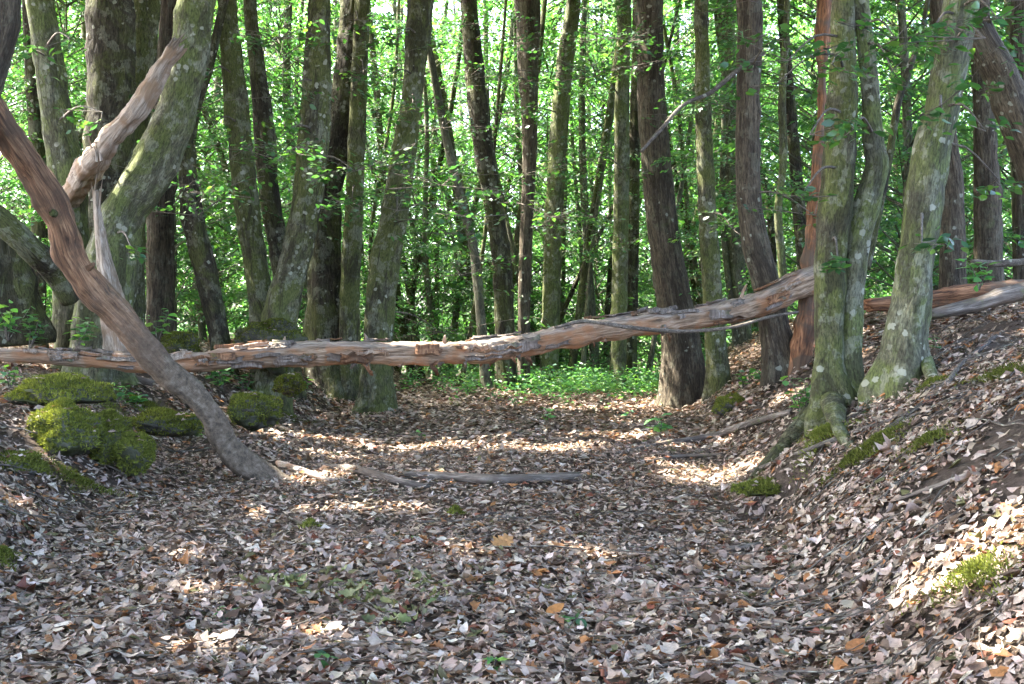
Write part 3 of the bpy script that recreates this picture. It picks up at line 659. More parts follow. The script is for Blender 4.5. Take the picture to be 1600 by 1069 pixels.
# flaking plates of bark on it
cl = pathl[:, :3]; tl_ = unit(np.gradient(cl, axis=0)); sd_ = unit(np.cross(tl_, np.array([0, 0, 1.0]))); up_ = np.cross(sd_, tl_)
def plate(i0, n, a0, a1, lift, curl, th=.007, mat='logbark'):
    na = 7; rr = np.linspace(a0, a1, na); v = []
    for k in range(n + 1):
        i = min(len(pathl) - 1, i0 + k * 2); r = pathl[i, 3] * 1.08
        edge = R.normal(0, 0.07)
        for j, a in enumerate(rr):
            t_ = j / (na - 1); aa = a + edge + R.normal(0, .03)
            rad = r + lift + curl * (abs(t_ - .5) * 2) ** 3 * .025 + R.normal(0, .004) + (0.008 if k in (0, n) else 0) * R.uniform(0, 1.5)
            v.append(cl[i] + (np.cos(aa) * up_[i] + np.sin(aa) * -sd_[i] * -1) * rad + tl_[i] * R.normal(0, .012))
    v = np.array(v); m = n + 1; inner = []
    for k in range(m):
        i = min(len(pathl) - 1, i0 + k * 2)
        for j in range(na): p = v[k * na + j]; inner.append(p - unit(p - cl[i]) * th)
    vv = np.vstack([v, inner]); q = []
    for k in range(n):
        for j in range(na - 1):
            a = k * na + j; q.append((a, a + 1, a + na + 1, a + na)); b = a + m * na; q.append((b, b + na, b + na + 1, b + 1))
    for k in range(n):
        for j in (0, na - 1):
            a = k * na + j; b = a + m * na; q.append((a, a + na, b + na, b) if j == 0 else (a + na, a, b, b + na))
    for j in range(na - 1):
        for k in (0, n):
            a = k * na + j; b = a + m * na; q.append((a + 1, a, b, b + 1) if k == 0 else (a, a + 1, b + 1, b))
    obj('bark_plate', mesh('bark_plate', vv - bl, np.array(q), mat), tl)
NL = len(pathl)
for k in range(85):
    i0 = int(R.uniform(.04, .95) * NL); n = int(R.integers(1, 6))
    if .44 < i0 / NL < .62 and R.uniform() < .5: n += 3
    c = R.uniform(-.5, 2.3); wd = R.uniform(.25, .8)
    plate(i0, n, c - wd / 2, c + wd / 2, R.uniform(-.004, .01), R.uniform(0, 1.3), th=.006, mat=str(R.choice(['logbark', 'logbark', 'log', 'redwood'])))
for fr in (.415, .428, .432, .47, .50, .506, .515, .545, .565, .58, .60, .607, .615, .79, .795, .70):      # curls hanging off the underside
    i = int(fr * NL); r = pathl[i, 3]; p = cl[i] - up_[i] * r * 0.8 + sd_[i] * r * R.uniform(-.2, .8)
    a = R.uniform(-.9, .9); h = R.uniform(.04, .13); w = R.uniform(.015, .045); rows = []
    for k in range(6):
        s = k / 5; o_ = p + np.array([a * h * s, -.05 * math.sin(s * 3), -h * s])
        for j in range(4):
            ph = (j - 1.5) * .6; rows.append(o_ + np.array([math.sin(ph) * w * (1 - .75 * s ** 1.5) + R.normal(0, .006), -(1 - math.cos(ph)) * w + .05 * s * s, R.normal(0, .008)]))
    q = [(k * 4 + j, k * 4 + j + 1, k * 4 + j + 5, k * 4 + j + 4) for k in range(5) for j in range(3)]
    me = mesh('hanging_bark', np.array(rows) - bl, np.array(q), str(R.choice(['logbark', 'redwood']))); o = obj('hanging_bark', me, tl); sm = o.modifiers.new('thickness', 'SOLIDIFY'); sm.thickness = .008
for fr, a, h in ((.335, .2, .05), (.43, -.3, .06), (.52, .1, .05), (.9, .3, .1)):
    i = int(fr * NL); p = cl[i] + up_[i] * pathl[i, 3] * .8
    v, f = tube(spline([[*p, .022], [*(p + np.array([a * h, 0, h])), .015], [*(p + np.array([a * h * 2, -.01, h * 1.6])), .006]], .01), 8, trunk_shape(int(fr * 99), .05, .1, 0, None, 0)); obj('branch_stub', mesh('branch_stub', v - bl, f, 'log'), tl)

# logs on the right ridge
def ground_log(name, label, cat, pts, mat, seg=14, rough=.12, lift=.6, flute=.05, group=None):
    """pts (photo x, photo y, photo width) resting on the ground where the sight lines meet it"""
    rows = []
    for px, py, w in pts:
        h = hit(px, py); r = w / 2 * h[1] / F; rows.append([h[0], h[1], h[2] + r * lift + .02, r])
    return woodpiece(name, label, cat, rows, mat, seg, rough, flute, .04, (True, True), group=group)
woodpiece('ridge_log', 'reddish rotten log lying along the ridge top at the right edge', 'log', [PP(1360, 478, 10.3, 20), PP(1440, 470, 10.4, 26), PP(1520, 458, 10.5, 27), PP(1600, 447, 10.6, 26), PP(1700, 430, 10.8, 26)], 'redsnag', seg=22, rough=.25, flute=.08)
woodpiece('ridge_log', 'grey mossy log in front of the reddish ridge log', 'log', [PP(1455, 492, 9.6, 14), PP(1520, 476, 9.7, 24), PP(1580, 460, 9.8, 28), PP(1680, 440, 10, 28)], 'stick', seg=20, rough=.25, flute=.08)
woodpiece('bare_pole', 'thin grey pole across the brown ridge trunks at the right edge', 'pole', [PP(1520, 409, 13.5, 8), PP(1560, 412, 13.5, 11), PP(1620, 408, 13.5, 11), PP(1700, 404, 13.5, 11)], 'twig', seg=10)

# sticks on the path and banks
STICKS = [
 ('fallen_branch', 'long dark stick lying across the middle of the path', [(632, 748, 8), (690, 754, 13), (770, 760, 15), (850, 758, 15), (900, 756, 15)], 'stick'),
 ('fallen_branch', 'half buried grey stick left of the long dark path stick', [(500, 735, 8), (560, 744, 12), (620, 762, 12), (665, 770, 10)], 'stick'),
 ('fallen_branch', 'thin branch slanting up from the path to the paired hornbeams', [(965, 714, 5), (1040, 700, 9), (1110, 690, 10), (1170, 670, 11), (1235, 652, 9)], 'stick'),
 ('splinter', 'pale split splinter at the foot of the red leaning branch', [(436, 733, 10), (470, 744, 11), (518, 757, 6)], 'palestick'),
 ('fallen_branch', 'sunlit pale stick left of the bright leaf patch', [(410, 658, 4), (450, 680, 7), (500, 712, 5)], 'palestick'),
 ('fallen_branch', 'shorter sunlit stick just below the other sunlit pale stick', [(420, 672, 4), (445, 690, 6), (474, 712, 4)], 'palestick'),
 ('fallen_branch', 'short stubby stick half covered by leaves right of the path', [(1110, 872, 9), (1150, 868, 11), (1185, 862, 10)], 'stick'),
 ('fallen_branch', 'dark rotten branch lying on the far path below the log', [(648, 600, 5), (700, 598, 9), (768, 603, 7)], 'stick'),
 ('fallen_branch', 'curved root like branch crossing the upper right bank', [(1345, 705, 5), (1420, 655, 7), (1480, 605, 8), (1505, 575, 7), (1560, 530, 7)], 'twig'),
 ('fallen_branch', 'long thin branch on the lower right bank under moss', [(1170, 745, 6), (1260, 715, 8), (1330, 685, 7), (1400, 660, 4)], 'twig'),
 ('fallen_branch', 'dark stick on the right bank above the sunlit leaf patch', [(1400, 790, 5), (1470, 768, 9), (1560, 735, 7)], 'stick'),
 ('fallen_branch', 'pale stick lying beside the sunlit leaf patch on the right', [(1430, 930, 4), (1500, 870, 6), (1600, 820, 5)], 'twig'),
 ('fallen_branch', 'thin forked stick near the bottom right of the path', [(1188, 945, 4), (1215, 915, 4), (1232, 895, 3)], 'twig'),
 ('fallen_branch', 'grey stick pointing away near the bottom centre', [(922, 1065, 7), (930, 1010, 8), (934, 985, 5)], 'twig'),
 ('fallen_branch', 'thin long stick on the leaves at lower left', [(20, 970, 5), (90, 1000, 7), (160, 1040, 5)], 'twig'),
 ('fallen_branch', 'slim grey stick lying below the mossy rocks', [(120, 895, 4), (170, 925, 7), (230, 940, 4)], 'twig'),
 ('fallen_branch', 'thin arched twig left of the path centre', [(305, 905, 3), (350, 888, 4), (420, 892, 3)], 'twig'),
 ('fallen_branch', 'pale twig lying across the bottom edge of the path', [(980, 1052, 3), (1030, 1055, 5), (1065, 1040, 4)], 'twig'),
 ('fallen_branch', 'brown stick lying at the foot of the slope beside root', [(1010, 728, 5), (1060, 720, 6), (1130, 716, 4)], 'stick'),
 ('fallen_branch', 'bark covered stick under the log on the left bank', [(110, 572, 8), (170, 590, 13), (235, 608, 12)], 'stick'),
]
for nm, lb, pts, mt in STICKS: ground_log(nm, lb, 'stick', pts, mt, lift=.9)
woodpiece('trailing_branch', 'thin bare branch trailing along the face of the fallen log', 'branch', [PP(868, 512, 11.7, 4), PP(915, 502, 11.75, 7), PP(985, 512, 11.8, 7), PP(1060, 518, 11.85, 6), PP(1140, 512, 11.9, 5), PP(1200, 496, 11.95, 5), PP(1245, 488, 12.0, 4)], 'twig', seg=8)
woodpiece('hanging_branch', 'thin bare dead branch slanting across the brown oak', 'branch', [PP(1002, 236, 12.6, 5), PP(1030, 205, 12.7, 6), PP(1068, 164, 12.8, 6), PP(1110, 145, 12.9, 7), PP(1150, 112, 13, 8), PP(1192, 84, 13, 7)], 'twig', seg=8)
woodpiece('thin_dead_stem', 'dark thin stem forking up behind the crooked grey hornbeam', 'branch', [PP(1352, 420, dpair + .5, 16), PP(1384, 270, dpair + .5, 14), PP(1394, 215, dpair + .5, 12), PP(1406, 150, dpair + .5, 11), PP(1436, 64, dpair + .5, 8), PP(1450, 0, dpair + .5, 7)], 'horn_dark', seg=12, jag=(False, False))

# dead twig standing on the left bank
tdt = thing('dead_twig', 'dead branched twig standing below the mossy rocks', 'twig', hit(205, 745))
ac = Acc(); o0 = hit(205, 745)
for pts in ([(262, 830, 5), (235, 780, 6), (205, 735, 7), (178, 700, 5), (165, 668, 3)], [(205, 735, 6), (160, 790, 4), (125, 835, 3)], [(200, 725, 4), (182, 680, 3), (190, 665, 2)], [(215, 750, 4), (170, 728, 3), (150, 722, 2)]):
    v, f = tube(spline([PP(px, py, o0[1] - .25, w) for px, py, w in pts], .03), 6); ac.add(v, f)
obj('stem', ac.mesh('stem', 'twig', o0), tdt)

# roots of the paired hornbeams
t23, p23, b23, d23 = trees['t23']
for pts in ([(1290, 625, 44), (1268, 662, 38), (1242, 690, 30), (1215, 718, 24), (1185, 748, 18), (1150, 780, 9)], [(1300, 650, 40), (1310, 680, 24), (1335, 700, 14)], [(1215, 715, 12), (1190, 735, 10), (1150, 775, 7)]):
    rows = []
    for i, (px, py, w) in enumerate(pts):
        h = hit(px, py); rows.append([h[0], h[1], h[2] + (.14 if i == 0 and w > 30 else (-.03 if i in (0, len(pts) - 1) else w / 2 * h[1] / F * .7)), w / 2 * h[1] / F])
    v, f = tube(spline(rows, .03), 14, trunk_shape(R.integers(9999), .06, .12, 0, None, 2)); obj('root', mesh('root', v - b23, f, 'horn', grain=LAST), t23)
t25, p25, b25, d25 = trees['t25']
for pts in ([(1390, 590, 34), (1372, 620, 22), (1350, 650, 12)], [(1445, 585, 26), (1462, 600, 16), (1480, 612, 8)]):
    rows = []
    for i, (px, py, w) in enumerate(pts):
        h = hit(px, py); rows.append([h[0], h[1], h[2] + (.1 if i == 0 else .0), w / 2 * h[1] / F])
    v, f = tube(spline(rows, .03), 12, trunk_shape(R.integers(9999), .06, .1, 0, None, 1)); obj('root', mesh('root', v - b25, f, 'horn_pale', grain=LAST), t25)

acc = Acc()
for _, _, _, d_, path_ in TREES:
    if d_ > 23: continue
    i_ = int(np.argmin(np.abs(path_[:, 2] - float(G(path_[0, 0], path_[0, 1]))))); c_ = path_[i_]
    n = 170; a = R.uniform(0, 6.28, n); r = c_[3] * (1.25 + np.abs(R.normal(0, .6, n))) + .02; x = c_[0] + np.cos(a) * r; y = c_[1] + np.sin(a) * r
    h = .10 * np.exp(-(r - c_[3]) / .12); pos = np.stack([x, y, G(x, y) + h * R.uniform(.2, 1.1, n) + .01], 1); nr = unit(np.stack([np.cos(a) * .5, np.sin(a) * .5, np.ones(n)], 1) + R.normal(0, .3, (n, 3))); b = R.uniform(0, 6.28, n)
    dv = np.stack([np.cos(b), np.sin(b), 0 * b], 1); dv = dv - nr * np.sum(dv * nr, 1, keepdims=True)
    acc.add(*shaped_leaves(leaf_template('ovate', 3), pos, dv, nr, R.uniform(.04, .075, n), R.normal(.3, .5, n), R.normal(.1, .4, n), R.normal(0, .5, n), drycols(n)))
dr = obj('leaf_drifts', acc.mesh('leaf_drifts', 'dry'), floor); dr['kind'] = 'stuff'

# ================================================================== MOSS AND ROCKS
MOSS = np.array([(0.085, 0.10, 0.018), (0.125, 0.14, 0.026), (0.055, 0.06, 0.016), (0.16, 0.165, 0.04)])
def fronds(pos, nrm, ln, bright=1.0):
    n = len(pos); d = unit(nrm + R.normal(0, .8, (n, 3))); s = unit(np.cross(d, R.normal(0, 1, (n, 3)))); l = (ln * R.uniform(.5, 1.4, n))[:, None]
    v = np.stack([pos - s * l * .16, pos + s * l * .16, pos + d * l], 1).reshape(-1, 3)
    c = MOSS[R.choice(4, n, p=[.35, .3, .25, .1])] * R.uniform(.8, 1.2, (n, 1)) * bright
    return v, np.arange(n * 3).reshape(-1, 3), np.repeat(c, 3, 0)

def rock(label, px, py, d, sx, sy, sz, moss=6000, name='mossy_rock', bright=1.0, cat='rock'):
    moss = int(moss * 1.9)
    c = P(px, py, d); nu, nv = 40, 24
    th, ph = np.meshgrid(np.linspace(0, 2 * np.pi, nu, endpoint=False), np.linspace(.02, np.pi - .02, nv))
    s = np.stack([np.cos(th) * np.sin(ph), np.sin(th) * np.sin(ph), np.cos(ph)], -1)
    sd = R.integers(9999)
    rr = 1 + .34 * fbm(s + sd, 1.5, 5, sd) + .05 * vnoise(s + sd, 7, sd)
    sq = s
    v = (sq * rr[..., None] * np.array([sx, sy, sz])).reshape(-1, 3)
    i = (np.arange(nv - 1)[:, None] * nu); j = np.arange(nu)[None]; a = (i + j).ravel(); b = (i + (j + 1) % nu).ravel()
    f = np.stack([a, a + nu, b + nu, b], 1)
    c[2] -= .07; t = thing(name, label, cat, (c[0], c[1], c[2] - sz))
    off = np.array([0, 0, sz]); obj('stone', mesh('stone', v + off, f, 'rock'), t)
    k = R.integers(0, len(f), moss * 4); w = R.dirichlet(np.ones(4), moss * 4); q = v[f[k]]; pos = np.einsum('ij,ijk->ik', w, q)
    nr = unit(np.cross(q[:, 1] - q[:, 0], q[:, 3] - q[:, 0])); nr = nr * np.sign(np.sum(nr * pos, 1, keepdims=True))
    keep = (nr[:, 2] + .55 * vnoise(pos + sd, 5, sd + 1) > -.5); pos, nr = pos[keep][:moss], nr[keep][:moss]
    vv, ff, cc = fronds(pos, nr + np.array([0, 0, .3]), np.full(len(pos), .026), bright * 1.25)
    top = pos[nr[:, 2] > .45]; q = top[R.integers(0, len(top), 14)]; m_ = len(q); a = R.uniform(0, 6.28, m_)
    lv, lf, lc = shaped_leaves(leaf_template('oak', 4), q + [0, 0, .025], np.stack([np.cos(a), np.sin(a), 0 * a], 1), unit(np.array([0, 0, 1.]) + R.normal(0, .3, (m_, 3))), R.uniform(.04, .075, m_), R.normal(.4, .4, m_), R.normal(0, .3, m_), R.normal(0, .4, m_), drycols(m_))
    obj('caught_leaves', mesh('caught_leaves', lv + off, lf, 'dry', lc), t)['kind'] = 'stuff'
    o = obj('moss', mesh('moss', vv + off, ff, 'moss', cc, False), t); o['kind'] = 'stuff'
rock('largest green mossy rock on the left bank under the log', 102, 662, 8.75, .23, .25, .20, 9000, bright=1.35)
rock('mossy rock trailing from the largest one up to the log end', 92, 600, 9.3, .32, .3, .11, 8000, bright=1.4)
rock('round dark mossy rock right of the largest mossy rock', 210, 692, 8.9, .13, .17, .13, 6000, bright=1.2)
rock('small mossy rock wedged between the largest and the round rock', 172, 668, 8.95, .14, .18, .16, 5000)
rock('flat mossy rock at the left edge', 24, 712, 8.1, .18, .2, .09, 4500)
rock('low mossy rock in the leaves behind the leaning red branch', 262, 650, 9.9, .28, .25, .1, 5000)
rock('mossy lump behind the log at the left edge', 14, 503, 12.2, .16, .2, .12, 3500)
rock('yellow mossy rock beneath the log right of the red branch', 400, 632, 12.0, .24, .25, .16, 6000, bright=1.3)
rock('mossy root mound at the foot of the crooked trunks behind the log', 418, 535, 14.2, .42, .35, .28, 5000, 'root_mound', .8, 'mound')
rock('mossy lump under the log below the mossy stump', 452, 592, 13.2, .14, .2, .12, 3500)
rock('mossy lump behind the log beside the brown oak foot', 283, 528, 13.8, .2, .2, .15, 3500)
rock('bright mossy root lump on the right bank near the dark trunk', 1140, 626, 13.4, .15, .2, .11, 4500, bright=1.4)
rock('mossy root end overhanging the right edge of the path', 1196, 748, 8.35, .2, .16, .045, 4500, bright=1.1)

def mosspatch(label, px, py, rx, ry, n, bright=1.0):
    c = hit(px, py); a = R.uniform(0, 6.28, n); r = np.abs(R.normal(0, .55, n)) * (1 + .35 * np.sin(a * 3 + px) + .2 * np.sin(a * 7 + py))
    x = c[0] + np.cos(a) * r * rx; y = c[1] + np.sin(a) * r * ry; h = .03 * np.clip(1 - r, 0, 1) + .048
    v, f, cc = fronds(np.stack([x, y, G(x, y) + h], 1), Gn(x, y), np.full(n, .022), bright)
    tag(obj('moss_cushion', mesh('moss_cushion', v - c, f, 'moss', cc, False), None, c), label, 'moss', 'moss cushions on the ground')
for a in (('mossy slope joining the rocks to the log end', 120, 625, .42, .4, 6500, 1.3), ('moss strip along the bank above the round dark rock', 225, 640, .3, .3, 4000, 1.2), ('yellow moss under the log beside the yellow mossy rock', 430, 640, .3, .4, 3500, 1.3), ('bright moss running down the root of the paired hornbeams', 1285, 690, .16, .16, 2600, 1.4), ('small round moss cushion on the path left of centre', 485, 834, .055, .07, 900, 1.3), ('moss tuft among leaves above the orange maple leaf', 712, 812, .05, .06, 1200, 1.2),
          ('long moss streak on the right bank below the thick pale hornbeam', 1370, 705, .17, .2, 2600, 1.0), ('moss strip on the right bank right of the long streak', 1450, 705, .12, .14, 1500, .95),
          ('sunlit yellow moss beside the bright leaf patch at right', 1520, 925, .14, .2, 1500, 1.2), ('moss patch at the far left edge halfway down', 4, 885, .07, .12, 1500, 1.2),
          ('dark moss clump on the upper right bank', 1575, 600, .2, .25, 2600, .8), ('moss on the slope right of the root overhang', 1330, 735, .13, .16, 1500, .9),
          ('moss on the slope below the mossy rocks', 120, 765, .25, .2, 2200, .9), ('moss rim at the foot of thick pale hornbeam', 1455, 612, .1, .12, 1400, 1.2)):
    mosspatch(*a)

# ================================================================== PLANTS
def plant(label, px, py, h, nl, leaf, name='seedling', d=None, col=1.0, spread=.5, stems=1, sink=0):
    c = hit(px, py) if d is None else P(px, py, d)
    t = thing(name, label, 'plant', c)
    for s in range(stems):
        a0 = R.uniform(0, 6.28); top = np.array([math.cos(a0) * spread * h * R.uniform(.2, 1), math.sin(a0) * spread * h * R.uniform(.2, 1), h * R.uniform(.7, 1.1)])
        path = spline([[0, 0, -.02, .005], [*(top * .5 + np.array([.02, 0, .02])), .004], [*top, .0015]], .03)
        v, f = tube(path, 5); obj('stem', mesh('stem', v, f, 'twig'), t)
        for k in range(nl):
            q = path[int((.35 + .65 * (k + 1) / nl) * (len(path) - 1)), :3]; a = k * 2.4 + a0 + R.normal(0, .3)
            dv = np.array([[math.cos(a), math.sin(a), R.normal(-.05, .2)]]); nr = unit(np.array([[0, 0, 1.]]) + R.normal(0, .25, (1, 3)))
            ln = leaf * R.uniform(.7, 1.25, 1)
            v, f, c_ = shaped_leaves(leaf_template('ovate', 5), dv * ln * .5 + q * 1.0, dv, nr, ln, np.array([.2]), R.normal(-.2, .15, 1), R.normal(0, .2, 1), greens(1, 1.9 * col))
            obj('leaf', mesh('leaf', v, f, 'plant', c_), t)
for a in (('leafy sapling growing in front of the paired hornbeam roots', 1255, 672, .42, 11, .085, 'sapling', None, 1.1, .45, 6),
          ('broad leaved seedling in the middle of the sunlit far path', 1030, 686, .22, 7, .12, 'seedling', None, 1.2, .6, 3),
          ('seedling on the path left of the broad leaved one', 855, 662, .24, 6, .085, 'seedling', None, 1.5, .4, 3),
          ('small seedling on the far path below the centre trunks', 805, 640, .26, 6, .075, 'seedling', None, 1.3, .4, 3),
          ('low seedling in the bright leaf patch on the path', 655, 690, .1, 5, .08, 'seedling', None, 1.1, .5, 2),
          ('tiny green sprout near the bottom left among leaves', 345, 980, .07, 5, .05, 'seedling', None, 1.0, .6, 2),
          ('three leaved green sprout at the bottom centre', 885, 985, .06, 5, .065, 'seedling', None, 1.0, .8, 2),
          ('bright sprout at the bottom edge of the path', 765, 1050, .06, 6, .045, 'seedling', None, 1.5, .6, 2),
          ('tiny sprout on the path above the wilted branch', 645, 850, .05, 4, .05, 'seedling', None, 1.0, .6, 2),
          ('little green sprout lying at the bottom left edge', 505, 1050, .06, 5, .06, 'seedling', None, .9, .8, 2),
          ('leafy weed growing under the log on the left bank', 380, 618, .3, 8, .09, 'seedling', None, 1.0, .6, 4),
          ('weed with pale leaves right of the mossy rocks', 305, 690, .18, 6, .09, 'seedling', None, 1.2, .6, 3),
          ('seedling between the mossy rocks and the log', 180, 632, .2, 7, .08, 'seedling', None, 1.1, .6, 4),
          ('bluish leaved weed at the left edge above the mossy rocks', 15, 615, .2, 7, .09, 'seedling', None, .9, .6, 3),
          ('seedling under the log left of the dark hornbeam foot', 470, 622, .25, 7, .09, 'seedling', None, 1.3, .6, 3),
          ('bright weed right of the dark hornbeam foot', 602, 615, .25, 7, .1, 'seedling', None, 1.5, .6, 3),
          ('leafy weed behind the log at the left edge', 45, 545, .3, 8, .1, 'seedling', 11.6, .9, .6, 4),
          ('weed behind the log beside the brown oak foot', 245, 535, .32, 7, .1, 'seedling', 12.4, 1.0, .6, 4),
          ('small plant with drooping leaves on the right ridge', 1530, 450, .25, 7, .12, 'seedling', 9.9, 1.2, .6, 3),
          ('weed at the foot of the slim grey trunk', 1160, 612, .25, 7, .1, 'seedling', None, 1.0, .6, 3),
          ('weed below the red snag on the right bank', 1190, 605, .2, 6, .12, 'seedling', None, 1.0, .6, 3),
          ('seedling on the slope behind the thick pale hornbeam', 1465, 560, .2, 6, .07, 'seedling', None, .9, .6, 2),
          ('dense weed cluster at the left edge just above the log end', 12, 530, .34, 9, .12, 'seedling', 11.4, 1.1, .7, 6),
          ('weed tuft behind the log below the splintered stump', 118, 548, .3, 8, .11, 'seedling', 11.5, 1.1, .7, 5),
          ('weed tuft in front of the log right of the red branch', 345, 612, .25, 8, .11, 'seedling', None, 1.3, .7, 5),
          ('low weeds between the yellow mossy rock and the path', 440, 640, .22, 8, .1, 'seedling', None, 1.2, .7, 4),
          ('weed growing out of the mossy rocks on their right', 205, 640, .2, 8, .1, 'seedling', None, 1.3, .7, 4),
          ('fresh weeds at the foot of the dark knot hole hornbeam', 560, 612, .25, 8, .1, 'seedling', None, 1.4, .7, 5),
          ('weed at the edge of the herb layer below the log', 730, 622, .25, 8, .1, 'seedling', None, 1.4, .7, 4),
          ('tiny sprout on the right bank beside the dark stick', 1405, 760, .05, 4, .05, 'seedling', None, 1.0, .6, 1)):
    plant(*a)

def wilted(label, pts, nl):
    h0 = hit(*pts[0]); t = thing('wilted_branch', label, 'branch', h0)
    rows = [[*(hit(*p) + np.array([0, 0, .06])), .005] for p in pts]; path = spline(rows, .02)
    v, f = tube(path, 6); obj('stem', mesh('stem', v - h0, f, 'twig'), t)
    for k in range(nl):
        q = path[R.integers(0, len(path)), :3] + np.array([R.normal(0, .045), R.normal(0, .06), R.uniform(.0, .06)]); a = R.uniform(0, 6.28)
        dv = np.array([[math.cos(a), math.sin(a), R.normal(-.3, .4)]]); nr = unit(np.array([[0, -.2, 1.]]) + R.normal(0, .6, (1, 3)))
        c_ = np.array([[.12, .13, .05]]) * R.uniform(.6, 1.6) * R.uniform(.9, 1.1, (1, 3))
        v, f, c_ = shaped_leaves(leaf_template('oak', 7), q[None] - h0, dv, nr, R.uniform(.055, .085, 1), R.normal(.9, .4, 1), R.normal(.4, .5, 1), R.normal(0, .5, 1), c_)
        obj('leaf', mesh('leaf', v, f, 'dry', c_), t)
wilted('wilted olive green oak branch lying at lower centre left', [(520, 930), (560, 960), (600, 985), (645, 1000)], 46)
wilted('small wilted green leaf cluster left of the larger wilted branch', [(420, 930), (450, 940), (475, 955)], 20)
wilted('wilted green twig right of the larger wilted branch', [(640, 935), (670, 950), (705, 970)], 18)

def bigleaf(label, px, py, ln, col, kind='maple', tilt=.5):
    c = hit(px, py) + np.array([0, 0, .07]); nr = unit(np.array([[0, -tilt, 1.]]))
    v, f, cc = shaped_leaves(leaf_template(kind, 9), np.zeros((1, 3)), np.array([[.8, .5, .25]]), nr, np.array([ln]), np.array([.2]), np.array([.25]), np.array([.2]), np.array([col]))
    tag(obj('fallen_leaf', mesh('fallen_leaf', v, f, 'dry', cc), None, c), label, 'leaf')
bigleaf('large orange maple leaf in the middle of the path', 785, 868, .13, (.34, .185, .075))
bigleaf('white sunlit leaf near the bottom left of the path', 355, 1022, .09, (.46, .40, .34), 'ovate')
bigleaf('rust brown curled leaf at the bottom right', 1335, 1040, .10, (.33, .14, .05), 'ovate')
bigleaf('pale sunlit leaf right of the wilted twig tip', 520, 1006, .08, (.44, .38, .33), 'ovate')
bigleaf('bright rust leaf at the bottom centre beside green sprout', 866, 980, .10, (.36, .16, .05), 'ovate')

# herb layer beyond the end of the path
acc = Acc(); n = 2600
pxs = np.clip(R.normal(905, 110, n), 640, 1110); ys_ = 21.5 + R.normal(0, 1.7, n); x = (pxs - CX) / F * ys_
cen = np.stack([x, ys_, G(x, ys_) + R.uniform(.02, 1, n) ** 2 * .3 + .04], 1)
pos = np.repeat(cen, 6, 0) + R.normal(0, .07, (n * 6, 3)); m = len(pos); a = R.uniform(0, 6.28, m)
v, f, c = quadleaves(pos, np.stack([np.cos(a), np.sin(a), R.normal(-.1, .2, m)], 1), unit(np.array([0, -.25, 1.]) + R.normal(0, .3, (m, 3))), R.uniform(.06, .10, m), R.uniform(.035, .06, m), greens(m, 2.0)); acc.add(v, f, c)
tag(obj('herb_layer', acc.mesh('herb_layer', 'plant', smooth=False)), 'bright green herb layer where the path ends', kind='stuff')

# ================================================================== BACKGROUND TREES
CROWNS = []
for k in range(7):
    n = 175
    z = R.uniform(0.4, 8.4, n); rad = R.uniform(.25, 1, n) ** .6 * (2.5 - .05 * (z - 4.0) ** 2); an = R.uniform(0, 6.28, n)
    cen = np.stack([np.cos(an) * rad, np.sin(an) * rad, z], 1)
    pos, ld, nr, ends = sprays(cen, .85, 46, .09, az=an + R.normal(0, .5, n)); m = len(pos); ln = .088 * R.uniform(.7, 1.3, m)
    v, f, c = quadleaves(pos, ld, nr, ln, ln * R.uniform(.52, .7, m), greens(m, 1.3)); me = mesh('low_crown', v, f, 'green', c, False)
    lb = Acc()
    for q in range(n):
        b_ = np.array([0, 0, max(.3, cen[q, 2] - .35 * rad[q])]); v2, f2 = tube(spline([[*b_, .016], [*((b_ + ends[0][q]) / 2 + [0, 0, .12]), .01], [*ends[0][q], .006], [*ends[1][q], .002]], 1.0), 3, cap=False)
        if q % 2 == 0: lb.add(v2, f2)
    CROWNS.append((me, lb.mesh('twigs', 'far'), pos, (v, c)))

def bgtree(name, label, px, d, w, lean, group, k, s, mat='far', showtrunk=True):
    x = (px - CX) / F * d; gz = float(G(x, d)); base = np.array([x, d, gz])
    t = thing(name, label, 'tree', base, group); h = 11 + R.uniform(-2, 2)
    rows = [[0, 0, -.3, w * .62], [lean * .8 + R.normal(0, .08), R.normal(0, .1), h * .22, w * .5], [lean * 2 + R.normal(0, .2), R.normal(0, .2), h * .5, w * .42], [lean * 3.4 + R.normal(0, .2), R.normal(0, .3), h, w * .22]]
    v, f = tube(spline(rows, .3), 12, trunk_shape(R.integers(99999), .06, .07, .3, 0.0, 3)); obj('trunk', mesh('trunk', v, f, mat, grain=LAST), t)
    if not showtrunk: return
    me, tw_, pos, (lv, lc) = CROWNS[k]; rz = R.uniform(0, 6.28); cs, sn = math.cos(rz), math.sin(rz); rot = np.array([[cs, -sn, 0], [sn, cs, 0], [0, 0, 1.]])
    wp = (pos * s) @ rot.T + base; cut = sunlit(wp, .05)
    if cut.sum() > 40:
        kk = ~cut; lv2 = lv.reshape(-1, 4, 3)[kk].reshape(-1, 3); lc2 = lc.reshape(-1, 4, 3)[kk].reshape(-1, 3); q = np.arange(kk.sum())[:, None] * 4
        me = mesh('low_crown', lv2, np.concatenate([q + np.array([[0, 1, 2]]), q + np.array([[0, 2, 3]])]), 'green', lc2, False)
    for nm, mm in (('crown', me), ('limbs', tw_)):
        o = obj(nm, mm, t); o.rotation_euler = (0, 0, rz); o.scale = (s, s, s)

